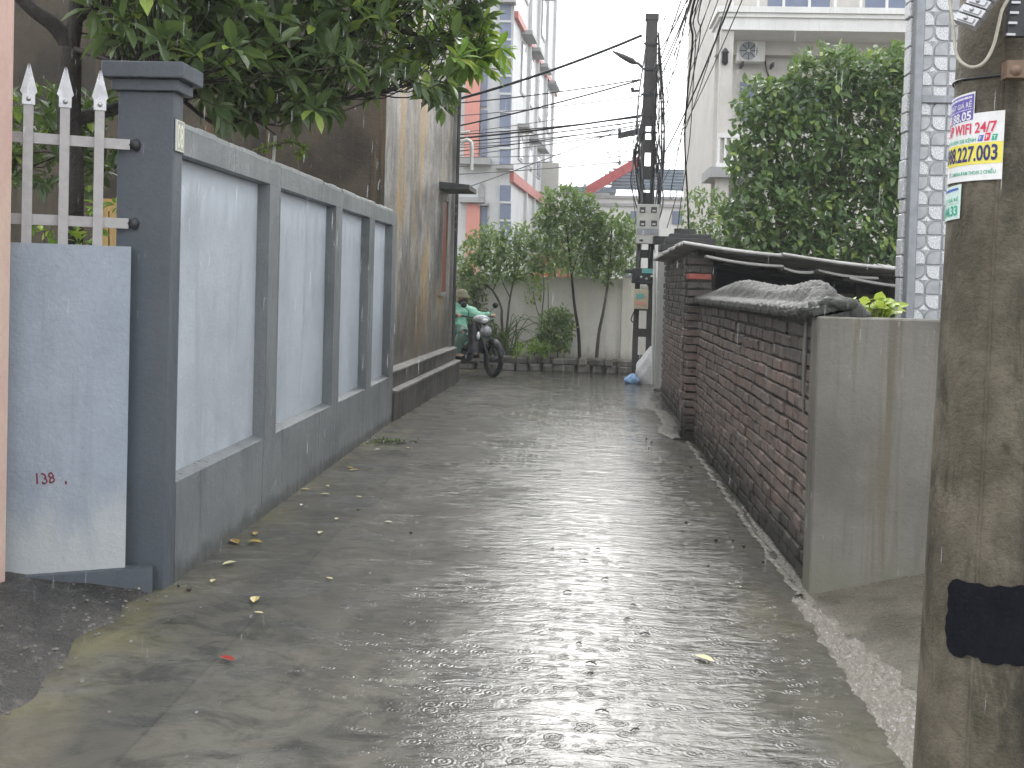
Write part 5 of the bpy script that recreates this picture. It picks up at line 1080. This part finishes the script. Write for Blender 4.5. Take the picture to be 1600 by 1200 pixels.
def capef(s, u):
    k = u * (len(rings) - 1); i = min(int(k), len(rings) - 2); f = k - i; c = rings[i][0].lerp(rings[i + 1][0], f); a = rings[i][1] * (1 - f) + rings[i + 1][1] * f; b = rings[i][2] * (1 - f) + rings[i + 1][2] * f
    th = 2 * math.pi * s; w_ = 1 + (.02 + .06 * u) * math.sin(th * 9 + 3 * u) + .03 * math.sin(th * 4 + 7 * u); return c + bl_ * a * math.cos(th) * w_ + bh * b * math.sin(th) * w_ + Vector((0, 0, .02 * u * math.sin(th * 5)))
mb.grid(capef, 48, 26)
for s in (-1, 1):
    el, wr, gr, sh = grips[s]; P = smooth([sh - bl_ * .04 * s, sh.lerp(el, .6), el, el.lerp(wr, .6), wr], 4); mb.tube(P, [.105 + .012 * math.sin(k * 1.9 + s) - .0022 * k for k in range(len(P))], 12, False)
mb.build('rain_cape', M['cape'], R)
hatm = simple('olive_hat', (.20, .19, .12), .8, 0, .5, 60, .4); MB().lathe(hd, [(.148, .015), (.15, .022), (.105, .062), (.098, .10), (.075, .135), (.03, .148), (0, .15)], 20).build('bucket_hat', hatm, R)
MB().ellipsoid(hd + bh * .02 - Vector((0, 0, .05)), (.082, .092, .062), 14, 9).build('face_mask', simple('dark_cloth', (.02, .022, .03), .8, 0, .3, 60), R)
for s in (-1, 1): MB().ellipsoid(hd + bh * .078 + bl_ * .03 * s + Vector((0, 0, .005)), (.012, .012, .007), 8, 6).build('eye', M['iron'], R)
for s in (-1, 1): MB().ellipsoid(hd + bl_ * .08 * s, (.014, .014, .03), 8, 6).build('ear', M['skin'], R)
mb = MB()
for s in (-1, 1): an = bk(-.64, .17 * s, .33); mb.tube([an - bh * .05 - Vector((0, 0, .02)), an + bh * .06 - Vector((0, 0, .02)), an + bh * .19 - Vector((0, 0, .03))], [.042, .045, .03], 10)
mb.build('shoes', M['tyre'], R)

# ================================================================== LITTER ON THE WET ROAD
lv, lf = leaf_verts(.42, .02)
M['leaf_pale'] = leafmat('pale_fallen', (.62, .55, .35), (.55, .42, .12), (.7, .68, .55), .3, .5, .1); M['leaf_red'] = simple('red_leaf', (.25, .03, .02), .4, 0, .3, 30)
def fallen(u, v, l, m, label, grp=None):
    p = G(u, v, .008); a = random.uniform(0, 6.28); c, s = math.cos(a), math.sin(a); mb = MB(); cu = random.uniform(.1, .35)
    mb.add([(p.x + l * (q[0] * c - q[1] * s), p.y + l * (q[0] * s + q[1] * c), p.z + l * (abs(q[0]) * cu + q[2] * .2 + .02)) for q in lv], lf); solo(mb, 'fallen_leaf', M[m], p, label, 'leaf', grp)
fallen(366, 1033, .085, 'leaf_red', 'dark red fallen leaf on the wet concrete')
fallen(396, 942, .10, 'leaf_pale', 'pale yellow fallen leaf on the road in front of the slate pillar')
fallen(1085, 1024, .10, 'leaf_pale', 'pale leaf lying in the dark wet patch on the right of the road')
fallen(503, 830, .07, 'leaf_dry', 'single yellow leaf lying out from the panelled wall')
for u, v, l in ((372, 850, .12), (385, 846, .1), (400, 831, .08), (370, 878, .09), (545, 735, .09), (541, 730, .07), (430, 673, .05)): fallen(u, v, l, 'leaf_dry', 'yellow fallen leaf at the foot of the panelled wall', 'yellow leaves at the foot of the panelled wall')
for u, v, l in ((500, 772, .07), (485, 765, .08), (510, 758, .06), (556, 775, .06), (595, 702, .06), (525, 812, .06), (600, 815, .06), (412, 958, .05), (520, 905, .05), (330, 910, .06), (640, 700, .05), (470, 790, .05)): fallen(u, v, l, 'leaf_pale', 'small pale fallen petal on the left side of the road', 'pale petals on the left side of the road')
def debris(u, v, r, label, grp): p = G(u, v, r * .6); solo(MB().ellipsoid(p, (r, r * .9, r * .7), 9, 6, .12), 'seed_pod', M['iron'] if random.random() < .7 else M['bark'], (p.x, p.y, 0), label, 'seed pod', grp)
for u, v in ((1107, 884), (1119, 843), (1145, 844), (1192, 878), (1162, 853), (1072, 816), (1080, 730), (1018, 690), (1010, 685), (1014, 699)): debris(u, v, random.uniform(.007, .013), 'small dark seed pod on the right side of the wet road', 'seed pods on the right of the road')
for u, v in ((295, 921), (279, 915), (642, 832), (560, 796), (650, 690)): debris(u, v, random.uniform(.007, .013), 'small dark seed pod on the road near the panelled wall', 'seed pods on the left of the road')
def twig(u, v, l, label, grp):
    p = G(u, v, .004); a = random.uniform(-.6, .6); d = Vector((math.cos(a), math.sin(a), 0)); e = p + d * l; solo(MB().tube([p, p.lerp(e, .5) + Vector((0, 0, .008)), e], .0026, 5).tube([p.lerp(e, .5), p.lerp(e, .7) + Vector((.006, .012, .006))], .002, 4), 'twig', M['bark'], p, label, 'twig', grp)
for u, v in ((860, 858), (930, 858), (905, 875), (940, 905), (975, 968), (900, 1005), (915, 1035), (918, 1052), (930, 1110), (985, 1142), (985, 945), (1000, 990), (880, 925)): twig(u, v, random.uniform(.018, .05), 'small dark twig on the bright wet middle of the road', 'twigs in the middle of the road')
t = thing('moss_clump', 'small heap of wet moss and twigs at the end of the panelled wall', 'moss', G(605, 690)); sp = []
for i in range(140): p = G(random.gauss(605, 14), random.gauss(690, 2.2), .01); sp.append((p, rdir(.4), Vector((0, 0, 1)) + rdir() * .5, random.uniform(.02, .05)))
place_leaves(t, sp, M['leaf_big'], .4, .1, 0)
for i in range(7): a, b = G(random.uniform(585, 640), random.uniform(686, 693), .012), G(random.uniform(590, 650), random.uniform(686, 693), .03); MB().tube([a, b], .004, 4).build('twig', M['bark'], t)
gv = MB()
for i in range(150):
    y = random.uniform(2.9, 4.95); x = -1.95 - abs(random.gauss(0, .16)); r = random.uniform(.003, .011); z = .004 + .24 * max(0, -1.93 - x) ** .8 * .9
    gv.ellipsoid((x + random.uniform(0, .12), y, z + r * .3), (r, r * random.uniform(.6, 1), r * .6), 6, 4, .15)
struct(gv.build('gravel', M['stone']), 'stuff')
# splash crowns where drops strike the film
M['drop'] = None
def drop_mat():
    t = NT('rain_water'); t.t.nodes.remove(t.b); g = t.n('ShaderNodeBsdfGlossy', {'Color': (.95, .96, 1, 1), 'Roughness': .15}); tr = t.n('ShaderNodeBsdfTransparent'); di = t.n('ShaderNodeBsdfDiffuse', {'Color': (.85, .87, .9, 1)})
    m1 = t.t.nodes.new('ShaderNodeMixShader'); m1.inputs[0].default_value = .5; t.t.links.new(g, m1.inputs[1]); t.t.links.new(di, m1.inputs[2])
    m2 = t.t.nodes.new('ShaderNodeMixShader'); m2.inputs[0].default_value = .13; t.t.links.new(tr, m2.inputs[1]); t.t.links.new(m1.outputs[0], m2.inputs[2]); t.t.links.new(m2.outputs[0], t.out.inputs['Surface']); return t.m
M['drop'] = drop_mat()
mb = MB()
for i in range(90):
    x, y = random.uniform(-1.85, 1.1), 3.2 + 9 * random.random() ** 1.6; n = random.randint(4, 8); h = random.uniform(.004, .011)
    for k in range(n):
        th = k * 2 * math.pi / n + random.uniform(-.3, .3); d = Vector((math.cos(th), math.sin(th), 0)); a = Vector((x, y, .002)) + d * h * .4
        mb.tube([a, a + d * h * .3 + Vector((0, 0, h)), a + d * h * .6 + Vector((0, 0, h * random.uniform(.8, 1.6)))], [.0018, .0012, .0006], 3, False)
struct(mb.build('rain_splash', M['drop']), 'stuff')
mb = MB()
for i in range(1700):
    Y = 2.6 + 12 * random.random() ** 1.1; p = atY(random.uniform(-50, 1650), random.uniform(-60, 1150), Y)
    if p.z < .08: continue
    l = random.uniform(.010, .060); r = random.uniform(.0009, .0015); mb.tube([p, p + Vector((.0006, 0, l * .3)), p + Vector((.001, 0, l * .75)), p + Vector((.0013, 0, l))], [.0003, r, r * .8, .0002], 4, False)
struct(mb.build('rain', M['drop']), 'stuff')

# ================================================================== HAZE
hz_ = bpy.data.materials.new('haze'); hz_.use_nodes = True; n_ = hz_.node_tree; n_.nodes.clear(); ho = n_.nodes.new('ShaderNodeOutputMaterial'); pv = n_.nodes.new('ShaderNodeVolumePrincipled'); pv.inputs['Color'].default_value = (.95, .96, .98, 1); pv.inputs['Density'].default_value = .0016
n_.links.new(pv.outputs[0], ho.inputs['Volume'])
struct(MB().box(-305, 305, -65, 505, -1, 20).build('haze', hz_), 'stuff')
